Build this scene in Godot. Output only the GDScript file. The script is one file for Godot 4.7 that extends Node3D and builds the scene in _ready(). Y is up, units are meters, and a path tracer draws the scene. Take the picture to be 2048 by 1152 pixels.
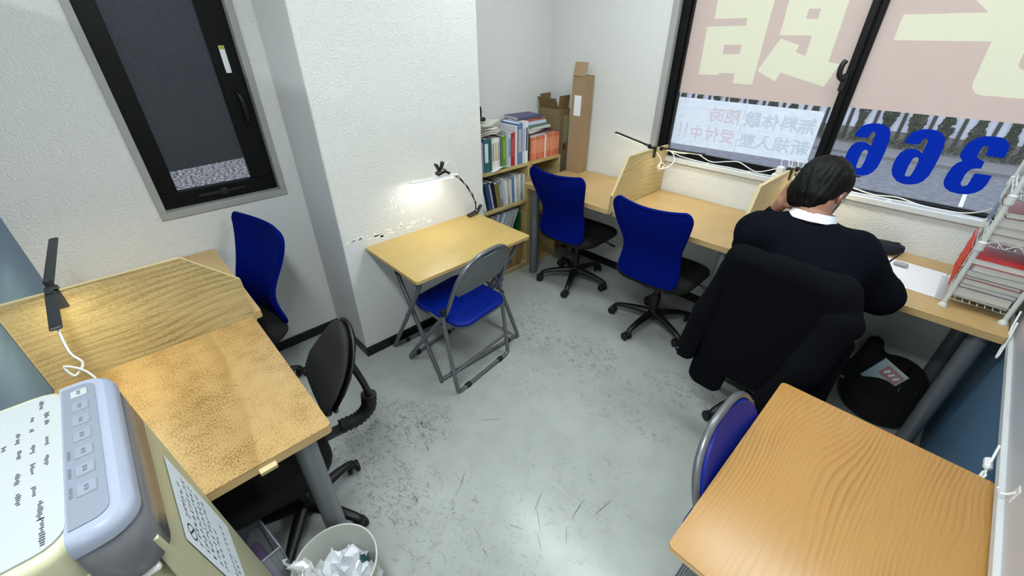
extends Node3D

var mats := {}
var used := {}

# ---------------------------------------------------------------- mesh builder
class Builder:
	var st := SurfaceTool.new()
	var group := 1
	func _init():
		st.begin(Mesh.PRIMITIVE_TRIANGLES)
	func uv_of(p: Vector3, n: Vector3) -> Vector2:
		var a := n.abs()
		if a.y >= a.x and a.y >= a.z: return Vector2(p.x, p.z)
		if a.x >= a.z: return Vector2(p.z, -p.y)
		return Vector2(p.x, -p.y)
	# a, b, c run counter-clockwise seen from outside
	func tri(a: Vector3, b: Vector3, c: Vector3, smooth := -1):
		var n := (b - a).cross(c - a)
		st.set_smooth_group(smooth)
		st.set_uv(uv_of(a, n)); st.add_vertex(a)
		st.set_uv(uv_of(c, n)); st.add_vertex(c)
		st.set_uv(uv_of(b, n)); st.add_vertex(b)
	func tri_uv(a: Vector3, b: Vector3, c: Vector3, ua: Vector2, ub: Vector2, uc: Vector2, smooth := -1):
		st.set_smooth_group(smooth)
		st.set_uv(ua); st.add_vertex(a)
		st.set_uv(uc); st.add_vertex(c)
		st.set_uv(ub); st.add_vertex(b)
	func quad(a: Vector3, b: Vector3, c: Vector3, d: Vector3, smooth := -1):
		tri(a, b, c, smooth); tri(a, c, d, smooth)
	func quad_uv(a: Vector3, b: Vector3, c: Vector3, d: Vector3):
		tri_uv(a, b, c, Vector2(0, 1), Vector2(1, 1), Vector2(1, 0)); tri_uv(a, c, d, Vector2(0, 1), Vector2(1, 0), Vector2(0, 0))
	func facing(pts: Array, out: Vector3, smooth := -1):
		var n: Vector3 = (pts[1] - pts[0]).cross(pts[2] - pts[0])
		var flip := n.dot(out) < 0
		for k in range(1, pts.size() - 1):
			if flip: tri(pts[0], pts[k + 1], pts[k], smooth)
			else: tri(pts[0], pts[k], pts[k + 1], smooth)
	# a box with chamfered edges; b turns it about its centre
	func box(c: Vector3, size: Vector3, bev := 0.002, b := Basis.IDENTITY):
		var h := size / 2.0
		bev = minf(bev, minf(h.x, minf(h.y, h.z)) * 0.9)
		var at := func(s: Vector3, axis: int) -> Vector3:
			var p := Vector3(s.x * (h.x - bev), s.y * (h.y - bev), s.z * (h.z - bev))
			p[axis] = s[axis] * h[axis]
			return c + b * p
		for axis in 3:
			var u := (axis + 1) % 3
			var v := (axis + 2) % 3
			for s in [-1.0, 1.0]:
				var pts := []
				for q in [[-1, -1], [1, -1], [1, 1], [-1, 1]]:
					var g := Vector3.ZERO
					g[axis] = s; g[u] = q[0]; g[v] = q[1]
					pts.append(at.call(g, axis))
				var o := Vector3.ZERO
				o[axis] = s
				facing(pts, b * o)
			if bev <= 0.0: continue
			for su in [-1.0, 1.0]:
				for sv in [-1.0, 1.0]:
					var g1 := Vector3.ZERO
					g1[u] = su; g1[v] = sv; g1[axis] = -1
					var g2 := g1
					g2[axis] = 1
					var o := Vector3.ZERO
					o[u] = su; o[v] = sv
					facing([at.call(g1, u), at.call(g2, u), at.call(g2, v), at.call(g1, v)], b * o)
		if bev > 0.0:
			for sx in [-1.0, 1.0]:
				for sy in [-1.0, 1.0]:
					for sz in [-1.0, 1.0]:
						var g := Vector3(sx, sy, sz)
						facing([at.call(g, 0), at.call(g, 1), at.call(g, 2)], b * g)
	# box between two corners
	func span(lo: Vector3, hi: Vector3, bev := 0.002):
		box((lo + hi) / 2.0, (hi - lo).abs(), bev)
	# round tube along a path; r is a number or one number for each point
	func tube(path: Array, r, segs := 10, closed := false, squash := 1.0):
		var n := path.size()
		group += 1
		var rings := []
		var up := Vector3.UP
		var prev := Vector3.ZERO
		for i in n:
			var t: Vector3
			if closed: t = path[(i + 1) % n] - path[(i - 1 + n) % n]
			elif i == 0: t = path[1] - path[0]
			elif i == n - 1: t = path[n - 1] - path[n - 2]
			else: t = (path[i + 1] - path[i]).normalized() + (path[i] - path[i - 1]).normalized()
			t = t.normalized()
			var side: Vector3
			if prev == Vector3.ZERO:
				side = t.cross(up)
				if side.length() < 0.05: side = t.cross(Vector3.RIGHT)
			else:
				side = prev - t * prev.dot(t)
			side = side.normalized()
			prev = side
			var w := side.cross(t).normalized()
			var rr: float = r[i] if r is Array else r
			var ring := []
			for k in segs:
				var a := TAU * k / segs
				ring.append(path[i] + side * cos(a) * rr + w * sin(a) * rr * squash)
			rings.append(ring)
		loft(rings, closed, not closed)
	# skins rings of equally many points
	func loft(rings: Array, closed := false, caps := true, wrap := true):
		var n := rings.size()
		var m: int = rings[0].size()
		group += 1
		var g := group
		var mid := Vector3.ZERO
		var vol := 0.0
		for i in (n if closed else n - 1):
			var a: Array = rings[i]
			var b: Array = rings[(i + 1) % n]
			for k in (m if wrap else m - 1):
				var k2 := (k + 1) % m
				quad(a[k], b[k], b[k2], a[k2], g)
		if caps and wrap:
			for e in [[rings[0], rings[1]], [rings[n - 1], rings[n - 2]]]:
				var c := Vector3.ZERO
				for p in e[0]: c += p
				c /= m
				var c2 := Vector3.ZERO
				for p in e[1]: c2 += p
				c2 /= m
				for k in m: facing([c, e[0][k], e[0][(k + 1) % m]], c - c2)
	# turned shape: profile of (radius, height), from the bottom up
	func lathe(profile: Array, segs := 20, at := Vector3.ZERO, b := Basis.IDENTITY):
		group += 1
		for i in profile.size() - 1:
			var p: Vector2 = profile[i]
			var q: Vector2 = profile[i + 1]
			if i > 0:
				var o: Vector2 = profile[i - 1]
				if absf((p - o).angle_to(q - p)) > 0.6: group += 1
			for k in segs:
				var a0 := TAU * k / segs
				var a1 := TAU * (k + 1) / segs
				var v := func(s: Vector2, a: float) -> Vector3: return at + b * Vector3(cos(a) * s.x, s.y, sin(a) * s.x)
				if p.x < 1e-5: tri(v.call(p, a0), v.call(q, a0), v.call(q, a1), group)
				elif q.x < 1e-5: tri(v.call(p, a0), v.call(q, a0), v.call(p, a1), group)
				else: quad(v.call(p, a0), v.call(q, a0), v.call(q, a1), v.call(p, a1), group)
	# outline extruded along the local z of t, from 0 to depth
	func prism(poly: PackedVector2Array, depth: float, t := Transform3D.IDENTITY, smooth := true):
		if Geometry2D.is_polygon_clockwise(poly): poly.reverse()
		var idx := Geometry2D.triangulate_polygon(poly)
		var zn := t.basis.z
		for k in range(0, idx.size(), 3):
			var a := poly[idx[k]]
			var b := poly[idx[k + 1]]
			var c := poly[idx[k + 2]]
			facing([t * Vector3(a.x, a.y, depth), t * Vector3(b.x, b.y, depth), t * Vector3(c.x, c.y, depth)], zn * signf(depth))
			facing([t * Vector3(a.x, a.y, 0), t * Vector3(b.x, b.y, 0), t * Vector3(c.x, c.y, 0)], -zn * signf(depth))
		group += 1
		var n := poly.size()
		for k in n:
			var a := poly[k]
			var b := poly[(k + 1) % n]
			var o := poly[(k - 1 + n) % n]
			if not smooth or absf((a - o).angle_to(b - a)) > 0.6: group += 1
			var d := b - a
			var out := t.basis * Vector3(d.y, -d.x, 0)
			facing([t * Vector3(a.x, a.y, 0), t * Vector3(b.x, b.y, 0), t * Vector3(b.x, b.y, depth), t * Vector3(a.x, a.y, depth)], out, group)
	# curved sheet of rows of points, given thickness along its normals
	func sheet(rows: Array, thick: float):
		var n := rows.size()
		var m: int = rows[0].size()
		var back := []
		for i in n:
			var r := []
			for k in m:
				var du: Vector3 = rows[i][mini(k + 1, m - 1)] - rows[i][maxi(k - 1, 0)]
				var dv: Vector3 = rows[mini(i + 1, n - 1)][k] - rows[maxi(i - 1, 0)][k]
				r.append(rows[i][k] - du.cross(dv).normalized() * thick)
			back.append(r)
		group += 1
		var g := group
		group += 1
		for i in n - 1:
			for k in m - 1:
				quad(rows[i][k], rows[i][k + 1], rows[i + 1][k + 1], rows[i + 1][k], g)
				quad(back[i][k], back[i + 1][k], back[i + 1][k + 1], back[i][k + 1], g + 1)
		group += 1
		for k in m - 1:
			quad(rows[0][k], back[0][k], back[0][k + 1], rows[0][k + 1], group)
			quad(rows[n - 1][k + 1], back[n - 1][k + 1], back[n - 1][k], rows[n - 1][k], group)
		for i in n - 1:
			quad(rows[i + 1][0], back[i + 1][0], back[i][0], rows[i][0], group)
			quad(rows[i][m - 1], back[i][m - 1], back[i + 1][m - 1], rows[i + 1][m - 1], group)
	func mesh() -> ArrayMesh:
		st.generate_normals()
		return st.commit()

# ---------------------------------------------------------------- scene tree helpers
func numbered(called: String) -> String:
	if not used.has(called):
		used[called] = 0
		return called
	used[called] += 1
	return "%s_%03d" % [called, used[called]]

func thing(called: String, label: String, category: String, at := Vector3.ZERO, turn := 0.0, group := "") -> Node3D:
	var o := Node3D.new()
	o.name = numbered(called)
	add_child(o)
	o.position = at
	o.rotation.y = turn
	tag(o, label, category, group)
	return o

func tag(o: Node, label: String, category: String, group := ""):
	o.set_meta("label", label)
	o.set_meta("category", category)
	if group != "": o.set_meta("group", group)

func put(called: String, mesh: Mesh, mat: Material, parent: Node = null, label := "") -> MeshInstance3D:
	var o := MeshInstance3D.new()
	o.mesh = mesh
	o.material_override = mat
	o.cast_shadow = GeometryInstance3D.SHADOW_CASTING_SETTING_ON
	if parent == null:
		o.name = numbered(called)
		add_child(o)
	else:
		o.name = called
		parent.add_child(o, true)
	if label != "": o.set_meta("label", label)
	return o

func obj(called: String, b: Builder, mat: Material, parent: Node = null, label := "") -> MeshInstance3D:
	return put(called, b.mesh(), mat, parent, label)

func struct(called: String, b: Builder, mat: Material, label := "", parent: Node = null) -> MeshInstance3D:
	var o := obj(called, b, mat, parent, label)
	if parent == null: o.set_meta("kind", "structure")
	return o

func copy(o: Node3D, label: String, at: Vector3, turn := 0.0) -> Node3D:
	var c: Node3D = o.duplicate()
	c.name = numbered(String(o.name))
	add_child(c)
	c.position = at
	c.rotation.y = turn
	c.set_meta("label", label)
	return c

func v2(list: Array) -> PackedVector2Array:
	var out := PackedVector2Array()
	for k in range(0, list.size(), 2): out.append(Vector2(list[k], list[k + 1]))
	return out

func mat(color: Color, rough := 0.6, metal := 0.0) -> StandardMaterial3D:
	var m := StandardMaterial3D.new()
	m.albedo_color = color
	m.roughness = rough
	m.metallic = metal
	return m

func curve(pts: Array, steps := 6, closed := false) -> Array:
	# Catmull-Rom through the points
	var out := []
	var n := pts.size()
	for i in (n if closed else n - 1):
		var p0: Vector3 = pts[(i - 1 + n) % n] if closed or i > 0 else pts[0]
		var p1: Vector3 = pts[i]
		var p2: Vector3 = pts[(i + 1) % n]
		var p3: Vector3 = pts[(i + 2) % n] if closed or i + 2 < n else pts[n - 1]
		for s in steps:
			out.append(p1.cubic_interpolate(p2, p0, p3, float(s) / steps))
	if not closed: out.append(pts[n - 1])
	return out

func round_rect(w: float, h: float, r: float, segs := 5) -> PackedVector2Array:
	var out := PackedVector2Array()
	for c in [[1, 1, 0], [-1, 1, 1], [-1, -1, 2], [1, -1, 3]]:
		for k in segs + 1:
			var a: float = PI / 2 * (c[2] + float(k) / segs)
			out.append(Vector2(c[0] * (w / 2 - r) + cos(a) * r, c[1] * (h / 2 - r) + sin(a) * r))
	return out

# ---------------------------------------------------------------- computed textures
func noise(seed_: int, freq: float, octaves := 3) -> FastNoiseLite:
	var n := FastNoiseLite.new()
	n.seed = seed_
	n.frequency = freq
	n.noise_type = FastNoiseLite.TYPE_SIMPLEX_SMOOTH
	n.fractal_octaves = octaves
	return n

# wood print: grain runs along u (or along v); rings, fibres and pores
func wood(base: Color, dark: Color, seed_: int, rings: float, fibre: float, pores: float, along_v := false, size := 512, wave := 1.0) -> ImageTexture:
	var img := Image.create(size, size, true, Image.FORMAT_RGB8)
	var n1 := noise(seed_, 1.0, 2)
	var n2 := noise(seed_ + 1, 1.0, 2)
	var n3 := noise(seed_ + 2, 1.0, 2)
	var n4 := noise(seed_ + 3, 1.0, 1)
	for y in size:
		var v := float(y) / size
		for x in size:
			var u := float(x) / size
			var t := v * rings + wave * rings * 0.12 * n1.get_noise_2d(u * 1.3, v * 2.2)
			var s := t - floorf(t)
			var line := smoothstep(0.35, 0.92, s) * (1.0 - smoothstep(0.92, 1.0, s))
			line *= 0.45 + 0.55 * n4.get_noise_2d(u * 1.7 + 9.0, v * 7.0)
			var f := n2.get_noise_2d(u * 5.0, v * 170.0) * 0.5 + 0.5
			var k := line * 0.6 + (f - 0.4) * fibre
			if pores > 0.0:
				var p := n3.get_noise_2d(u * 95.0, v * 330.0) + 0.28 * n4.get_noise_2d(u * 4.0, v * 5.0) + 0.25 * n4.get_noise_2d(u * 16.0 + 50.0, v * 16.0)
				k += smoothstep(0.10, 0.45, p) * pores
			var c := base.lerp(dark, clampf(k, 0.0, 1.0))
			if along_v: img.set_pixel(y, x, c)
			else: img.set_pixel(x, y, c)
	img.generate_mipmaps()
	return ImageTexture.create_from_image(img)

func wood_mat(tex: Texture2D, metres: float, rough: float) -> StandardMaterial3D:
	var m := mat(Color.WHITE, rough)
	m.albedo_texture = tex
	m.uv1_scale = Vector3(1.0 / metres, 1.0 / metres, 1)
	m.uv1_offset = Vector3(0.52, 0.52, 0)
	return m

# a grey relief picture made from noise, for heightmaps and normal maps
func relief(seed_: int, size: int, cells: float, stretch: float, strength: float) -> ImageTexture:
	var img := Image.create(size, size, false, Image.FORMAT_RF)
	var n := noise(seed_, 1.0, 3)
	for y in size:
		for x in size:
			var a := TAU * x / size
			var b := TAU * y / size
			var r := cells / TAU
			var h := n.get_noise_3d(cos(a) * r, sin(a) * r, cos(b) * r * stretch) + n.get_noise_3d(sin(b) * r * stretch + 31.0, cos(a) * r, sin(a) * r)
			img.set_pixel(x, y, Color(h * 0.5 + 0.5, 0, 0))
	img.bump_map_to_normal_map(strength)
	img.generate_mipmaps()
	return ImageTexture.create_from_image(img)

# ---------------------------------------------------------------- the scene
func _ready():
	camera_and_light()
	make_materials()
	room()
	windows()
	outside()
	furniture()
	chairs()
	shelf_and_books()
	small_things()
	student()

const WALL_X := 2.597
const BACK_Z := -2.334
const PILLAR_Z := -1.93
const LEFT_X := -0.373
const RIGHT_Z := 0.376

func camera_and_light():
	var cam := Camera3D.new()
	cam.name = "camera"
	add_child(cam)
	cam.position = Vector3(0, 1.62, 0)
	cam.rotation = Vector3(-0.55397, -0.75805, 0)
	cam.fov = rad_to_deg(2.0 * atan(576.0 / 835.0))
	cam.near = 0.02
	cam.far = 200.0
	var env := Environment.new()
	env.tonemap_mode = Environment.TONE_MAPPER_LINEAR
	env.tonemap_exposure = 1.06
	env.background_mode = Environment.BG_SKY
	var sky := Sky.new()
	var air := ProceduralSkyMaterial.new()
	air.sky_top_color = Color(0.80, 0.86, 0.95)
	air.sky_horizon_color = Color(0.88, 0.90, 0.94)
	air.ground_bottom_color = Color(0.35, 0.35, 0.36)
	air.ground_horizon_color = Color(0.55, 0.56, 0.58)
	air.sky_energy_multiplier = 1.38
	air.ground_energy_multiplier = 0.75
	sky.sky_material = air
	env.sky = sky
	env.sdfgi_enabled = true
	env.ssao_enabled = true
	env.ssil_enabled = true
	var we := WorldEnvironment.new()
	we.name = "environment"
	we.environment = env
	add_child(we)

# fluorescent ceiling fitting: white pan, two glowing tubes and the light that they give
func ceiling_lamp(at: Vector3, along_x: bool, energy: float, label: String):
	var t := thing("ceiling_lamp", label, "ceiling lamp", at, PI / 2 if along_x else 0.0, "fluorescent ceiling lamps")
	var b := Builder.new()
	b.prism(v2([-0.11, 0.0, -0.11, -0.02, -0.06, -0.05, 0.06, -0.05, 0.11, -0.02, 0.11, 0.0]), 1.26, Transform3D(Basis.IDENTITY, Vector3(0, 0, -0.63)), false)
	obj("housing", b, mats.white_metal, t)
	for s in [-1, 1]:
		b = Builder.new()
		b.tube([Vector3(s * 0.075, -0.058, -0.6), Vector3(s * 0.075, -0.058, 0.6)], 0.014, 10)
		obj("fluorescent_tube", b, mats.tube_glow, t)
	var l := AreaLight3D.new()
	l.name = "light"
	l.area_size = Vector2(0.2, 1.2)
	l.area_normalize_energy = true
	l.light_energy = energy
	l.light_color = Color(0.955, 1.0, 1.0)
	l.shadow_enabled = true
	l.area_range = 12.0
	l.rotation.x = -PI / 2
	l.position = Vector3(0, -0.085, 0)
	t.add_child(l)

func make_materials():
	var m: StandardMaterial3D
	# wallpaper with a woven emboss
	m = mat(Color(0.845, 0.845, 0.84), 0.85)
	m.normal_enabled = true
	m.normal_texture = relief(3, 256, 34.0, 1.6, 2.5)
	m.normal_scale = 0.75
	m.uv1_scale = Vector3(3.4, 3.4, 1)
	mats.wallpaper = m
	mats.ceiling = mat(Color(0.88, 0.88, 0.87), 0.9)
	mats.baseboard = mat(Color(0.028, 0.027, 0.03), 0.45)
	mats.alu = mat(Color(0.62, 0.62, 0.61), 0.45, 0.0)
	mats.alu_white = mat(Color(0.80, 0.81, 0.82), 0.4)
	mats.black_frame = mat(Color(0.028, 0.028, 0.03), 0.42)
	mats.black_frame.metallic_specular = 0.35
	mats.white_metal = mat(Color(0.9, 0.9, 0.9), 0.4)
	m = mat(Color.WHITE, 0.5)
	m.emission_enabled = true
	m.emission = Color(0.955, 1.0, 1.0)
	m.emission_energy_multiplier = 15.0
	mats.tube_glow = m
	m = mat(Color.WHITE, 0.5)
	m.emission_enabled = true
	m.emission = Color(1.0, 1.0, 0.95)
	m.emission_energy_multiplier = 5.0
	mats.led_white = m
	m = mat(Color.WHITE, 0.5)
	m.emission_enabled = true
	m.emission = Color(1.0, 0.95, 0.72)
	m.emission_energy_multiplier = 5.0
	mats.led_warm = m
	# timber prints
	mats.desk = wood_mat(wood(Color(0.765, 0.64, 0.44), Color(0.64, 0.50, 0.31), 11, 44.0, 0.6, 0.2, true, 768, 0.4), 1.1, 0.38)
	mats.desk_edge = mat(Color(0.74, 0.62, 0.43), 0.45)
	mats.desk_left = wood_mat(wood(Color(0.73, 0.60, 0.40), Color(0.53, 0.405, 0.22), 21, 3.0, 0.15, 0.75, true, 1024), 1.1, 0.36)
	mats.folding_top = wood_mat(wood(Color(0.75, 0.64, 0.385), Color(0.62, 0.495, 0.265), 31, 44.0, 0.6, 0.1, false, 768, 0.35), 1.0, 0.33)
	mats.folding_top_b = wood_mat(wood(Color(0.68, 0.51, 0.29), Color(0.53, 0.36, 0.175), 44, 95.0, 0.3, 0.0, false, 1024, 0.45), 1.0, 0.22)
	mats.divider = wood_mat(wood(Color(0.735, 0.655, 0.475), Color(0.50, 0.41, 0.25), 51, 64.0, 0.75, 0.3, false, 1024, 0.5), 1.3, 0.5)
	mats.divider_pale = wood_mat(wood(Color(0.76, 0.68, 0.49), Color(0.62, 0.52, 0.33), 61, 50.0, 0.7, 0.2, false, 768, 0.5), 1.3, 0.5)
	mats.board_edge = mat(Color(0.80, 0.72, 0.55), 0.55)
	mats.bookcase = wood_mat(wood(Color(0.72, 0.64, 0.44), Color(0.60, 0.51, 0.33), 71, 20.0, 0.6, 0.1), 1.2, 0.45)
	mats.leg_silver = mat(Color(0.46, 0.475, 0.50), 0.38, 0.35)
	mats.tube_silver = mat(Color(0.44, 0.45, 0.47), 0.32, 0.55)
	mats.tube_dark = mat(Color(0.40, 0.41, 0.43), 0.4, 0.35)
	mats.back_grey = mat(Color(0.42, 0.43, 0.44), 0.45, 0.2)
	mats.black_plastic = mat(Color(0.035, 0.035, 0.037), 0.45)
	mats.black_rubber = mat(Color(0.022, 0.022, 0.024), 0.6)
	mats.black_fabric = mat(Color(0.022, 0.021, 0.022), 0.95)
	mats.charcoal_plastic = mat(Color(0.10, 0.10, 0.105), 0.8)
	m = mat(Color(0.005, 0.075, 0.42), 0.8)
	m.normal_enabled = true
	m.normal_texture = relief(8, 128, 40.0, 1.0, 4.0)
	m.normal_scale = 0.4
	m.uv1_scale = Vector3(12, 12, 1)
	m.metallic_specular = 0.15
	mats.blue_mesh = m
	mats.blue_vinyl = mat(Color(0.0, 0.11, 0.50), 0.45)
	mats.blue_vinyl.metallic_specular = 0.3
	mats.blue_vinyl_b = mat(Color(0.02, 0.12, 0.52), 0.45)
	mats.blue_vinyl_b.metallic_specular = 0.3
	mats.partition_blue = mat(Color(0.325, 0.455, 0.585), 0.48)
	mats.partition_blue_dark = mat(Color(0.325, 0.455, 0.57), 0.5)
	mats.partition_rail = mat(Color(0.30, 0.38, 0.46), 0.4)
	mats.whiteboard = mat(Color(0.74, 0.74, 0.77), 0.35)
	mats.white_plastic = mat(Color(0.88, 0.88, 0.88), 0.4)
	mats.white_cable = mat(Color(0.88, 0.88, 0.87), 0.5)
	mats.cream_plastic = mat(Color(0.735, 0.725, 0.605), 0.42)
	mats.cream_panel = mat(Color(0.70, 0.69, 0.565), 0.45)
	mats.paper = mat(Color(0.90, 0.90, 0.92), 0.8)
	mats.floor = floor_mat()

# vinyl floor: grey with chair scuffs, scratches and a pale seam; 4 m x 4 m from (-0.8, -2.4)
func floor_mat() -> StandardMaterial3D:
	var size := 2048
	var small := 256
	var rng := RandomNumberGenerator.new()
	rng.seed = 5
	var img := Image.create(small, small, false, Image.FORMAT_RGB8)
	var n := noise(77, 0.02, 4)
	var n2 := noise(78, 0.11, 3)
	for y in small:
		for x in small:
			var k := n.get_noise_2d(x, y) * 0.035 + n2.get_noise_2d(x, y) * 0.022
			img.set_pixel(x, y, Color(0.655 + k, 0.67 + k, 0.655 + k * 0.9))
	img.resize(size, size, Image.INTERPOLATE_CUBIC)
	var metres := 4.0
	var px := func(x: float, z: float) -> Vector2: return Vector2((x + 0.8) / metres * size, (z + 2.4) / metres * size)
	# [x, z, radius along x, along z, marks, strength]
	for s in [[0.42, -1.42, 0.22, 0.14, 520, 0.34], [0.62, -1.30, 0.14, 0.14, 300, 0.42], [0.34, -1.12, 0.10, 0.18, 260, 0.42], [0.42, -0.92, 0.18, 0.2, 260, 0.26], [1.52, -1.42, 0.16, 0.16, 420, 0.34], [1.66, -1.62, 0.18, 0.1, 200, 0.3], [1.30, -1.20, 0.2, 0.15, 160, 0.22],
			[1.62, -1.05, 0.12, 0.16, 300, 0.36], [1.45, -0.7, 0.16, 0.3, 260, 0.26], [1.75, -0.55, 0.1, 0.18, 260, 0.32], [1.0, -0.9, 0.6, 0.5, 300, 0.16], [0.75, -0.55, 0.35, 0.2, 200, 0.22], [1.1, -1.35, 0.5, 0.3, 220, 0.2], [2.1, -1.2, 0.4, 0.8, 400, 0.2], [0.3, -1.7, 0.3, 0.3, 200, 0.2], [0.4, -0.6, 0.25, 0.2, 140, 0.2]]:
		for k in int(s[4]):
			var a := rng.randf() * TAU
			var r := sqrt(rng.randf()) if rng.randf() < 0.75 else rng.randf()
			var x: float = s[0] + cos(a) * r * s[2] * 1.15
			var z: float = s[1] + sin(a) * r * s[3] * 1.15
			var turn := rng.randf() * TAU
			var length := rng.randf_range(0.004, 0.03)
			var bend := rng.randf_range(-40.0, 40.0)
			stroke(img, px.call(x, z), turn, length / metres * size, bend / metres, rng.randf_range(0.3, 1.0) * minf(0.7, float(s[5]) * 1.3), 1, Color(0.16, 0.16, 0.16))
			if k % 3 == 0:
				var w := rng.randi_range(3, 9)
				stroke(img, px.call(x, z) + Vector2(rng.randf_range(-6, 6), rng.randf_range(-6, 6)), turn, rng.randf_range(4, 18), bend / metres, rng.randf_range(0.1, 0.35) * float(s[5]), w, Color(0.2, 0.2, 0.2))
	for s in [[0.70, -0.62, 0.80, -0.66], [0.66, -0.54, 0.73, -0.63], [0.62, -0.5, 0.66, -0.56], [0.78, -0.5, 0.9, -0.52], [0.83, -1.13, 0.93, -1.05], [0.60, -0.66, 0.63, -0.6], [0.86, -0.45, 0.98, -0.44], [0.7, -0.45, 0.76, -0.5], [0.55, -0.9, 0.62, -0.95]]:
		var d := Vector2(s[2] - s[0], s[3] - s[1])
		stroke(img, px.call(s[0], s[1]), d.angle(), d.length() / metres * size, 0.0, 0.5, 2, Color(0.2, 0.2, 0.2))
	for k in 160:
		stroke(img, px.call(rng.randf_range(0.3, 2.2), rng.randf_range(-1.9, 0.2)), rng.randf() * TAU, rng.randf_range(15, 60), rng.randf_range(-2, 2), rng.randf_range(0.05, 0.2), 1, Color(0.25, 0.25, 0.25))
	# seam between two sheets
	stroke(img, px.call(0.83, -0.85), Vector2(0.06, 0.55).angle(), 0.62 / metres * size, 0.0, 0.45, 1, Color(0.80, 0.82, 0.80))
	img.generate_mipmaps()
	var m := mat(Color.WHITE, 0.23)
	m.albedo_texture = ImageTexture.create_from_image(img)
	m.uv1_scale = Vector3(1.0 / metres, 1.0 / metres, 1)
	m.uv1_offset = Vector3(0.8 / metres, 2.4 / metres, 0)
	m.metallic_specular = 0.5
	return m

func stroke(img: Image, at: Vector2, turn: float, length: float, bend: float, strength: float, width: int, color: Color):
	var p := at
	var n := int(length)
	var w := img.get_width()
	for k in n:
		turn += bend * 0.01
		p += Vector2(cos(turn), sin(turn))
		for q in width:
			var x := int(p.x)
			var y := int(p.y) + q
			if x < 0 or y < 0 or x >= w or y >= w: continue
			var fade := strength * sin(PI * (k + 1) / (n + 1))
			img.set_pixel(x, y, img.get_pixel(x, y).lerp(color, fade))

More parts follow.
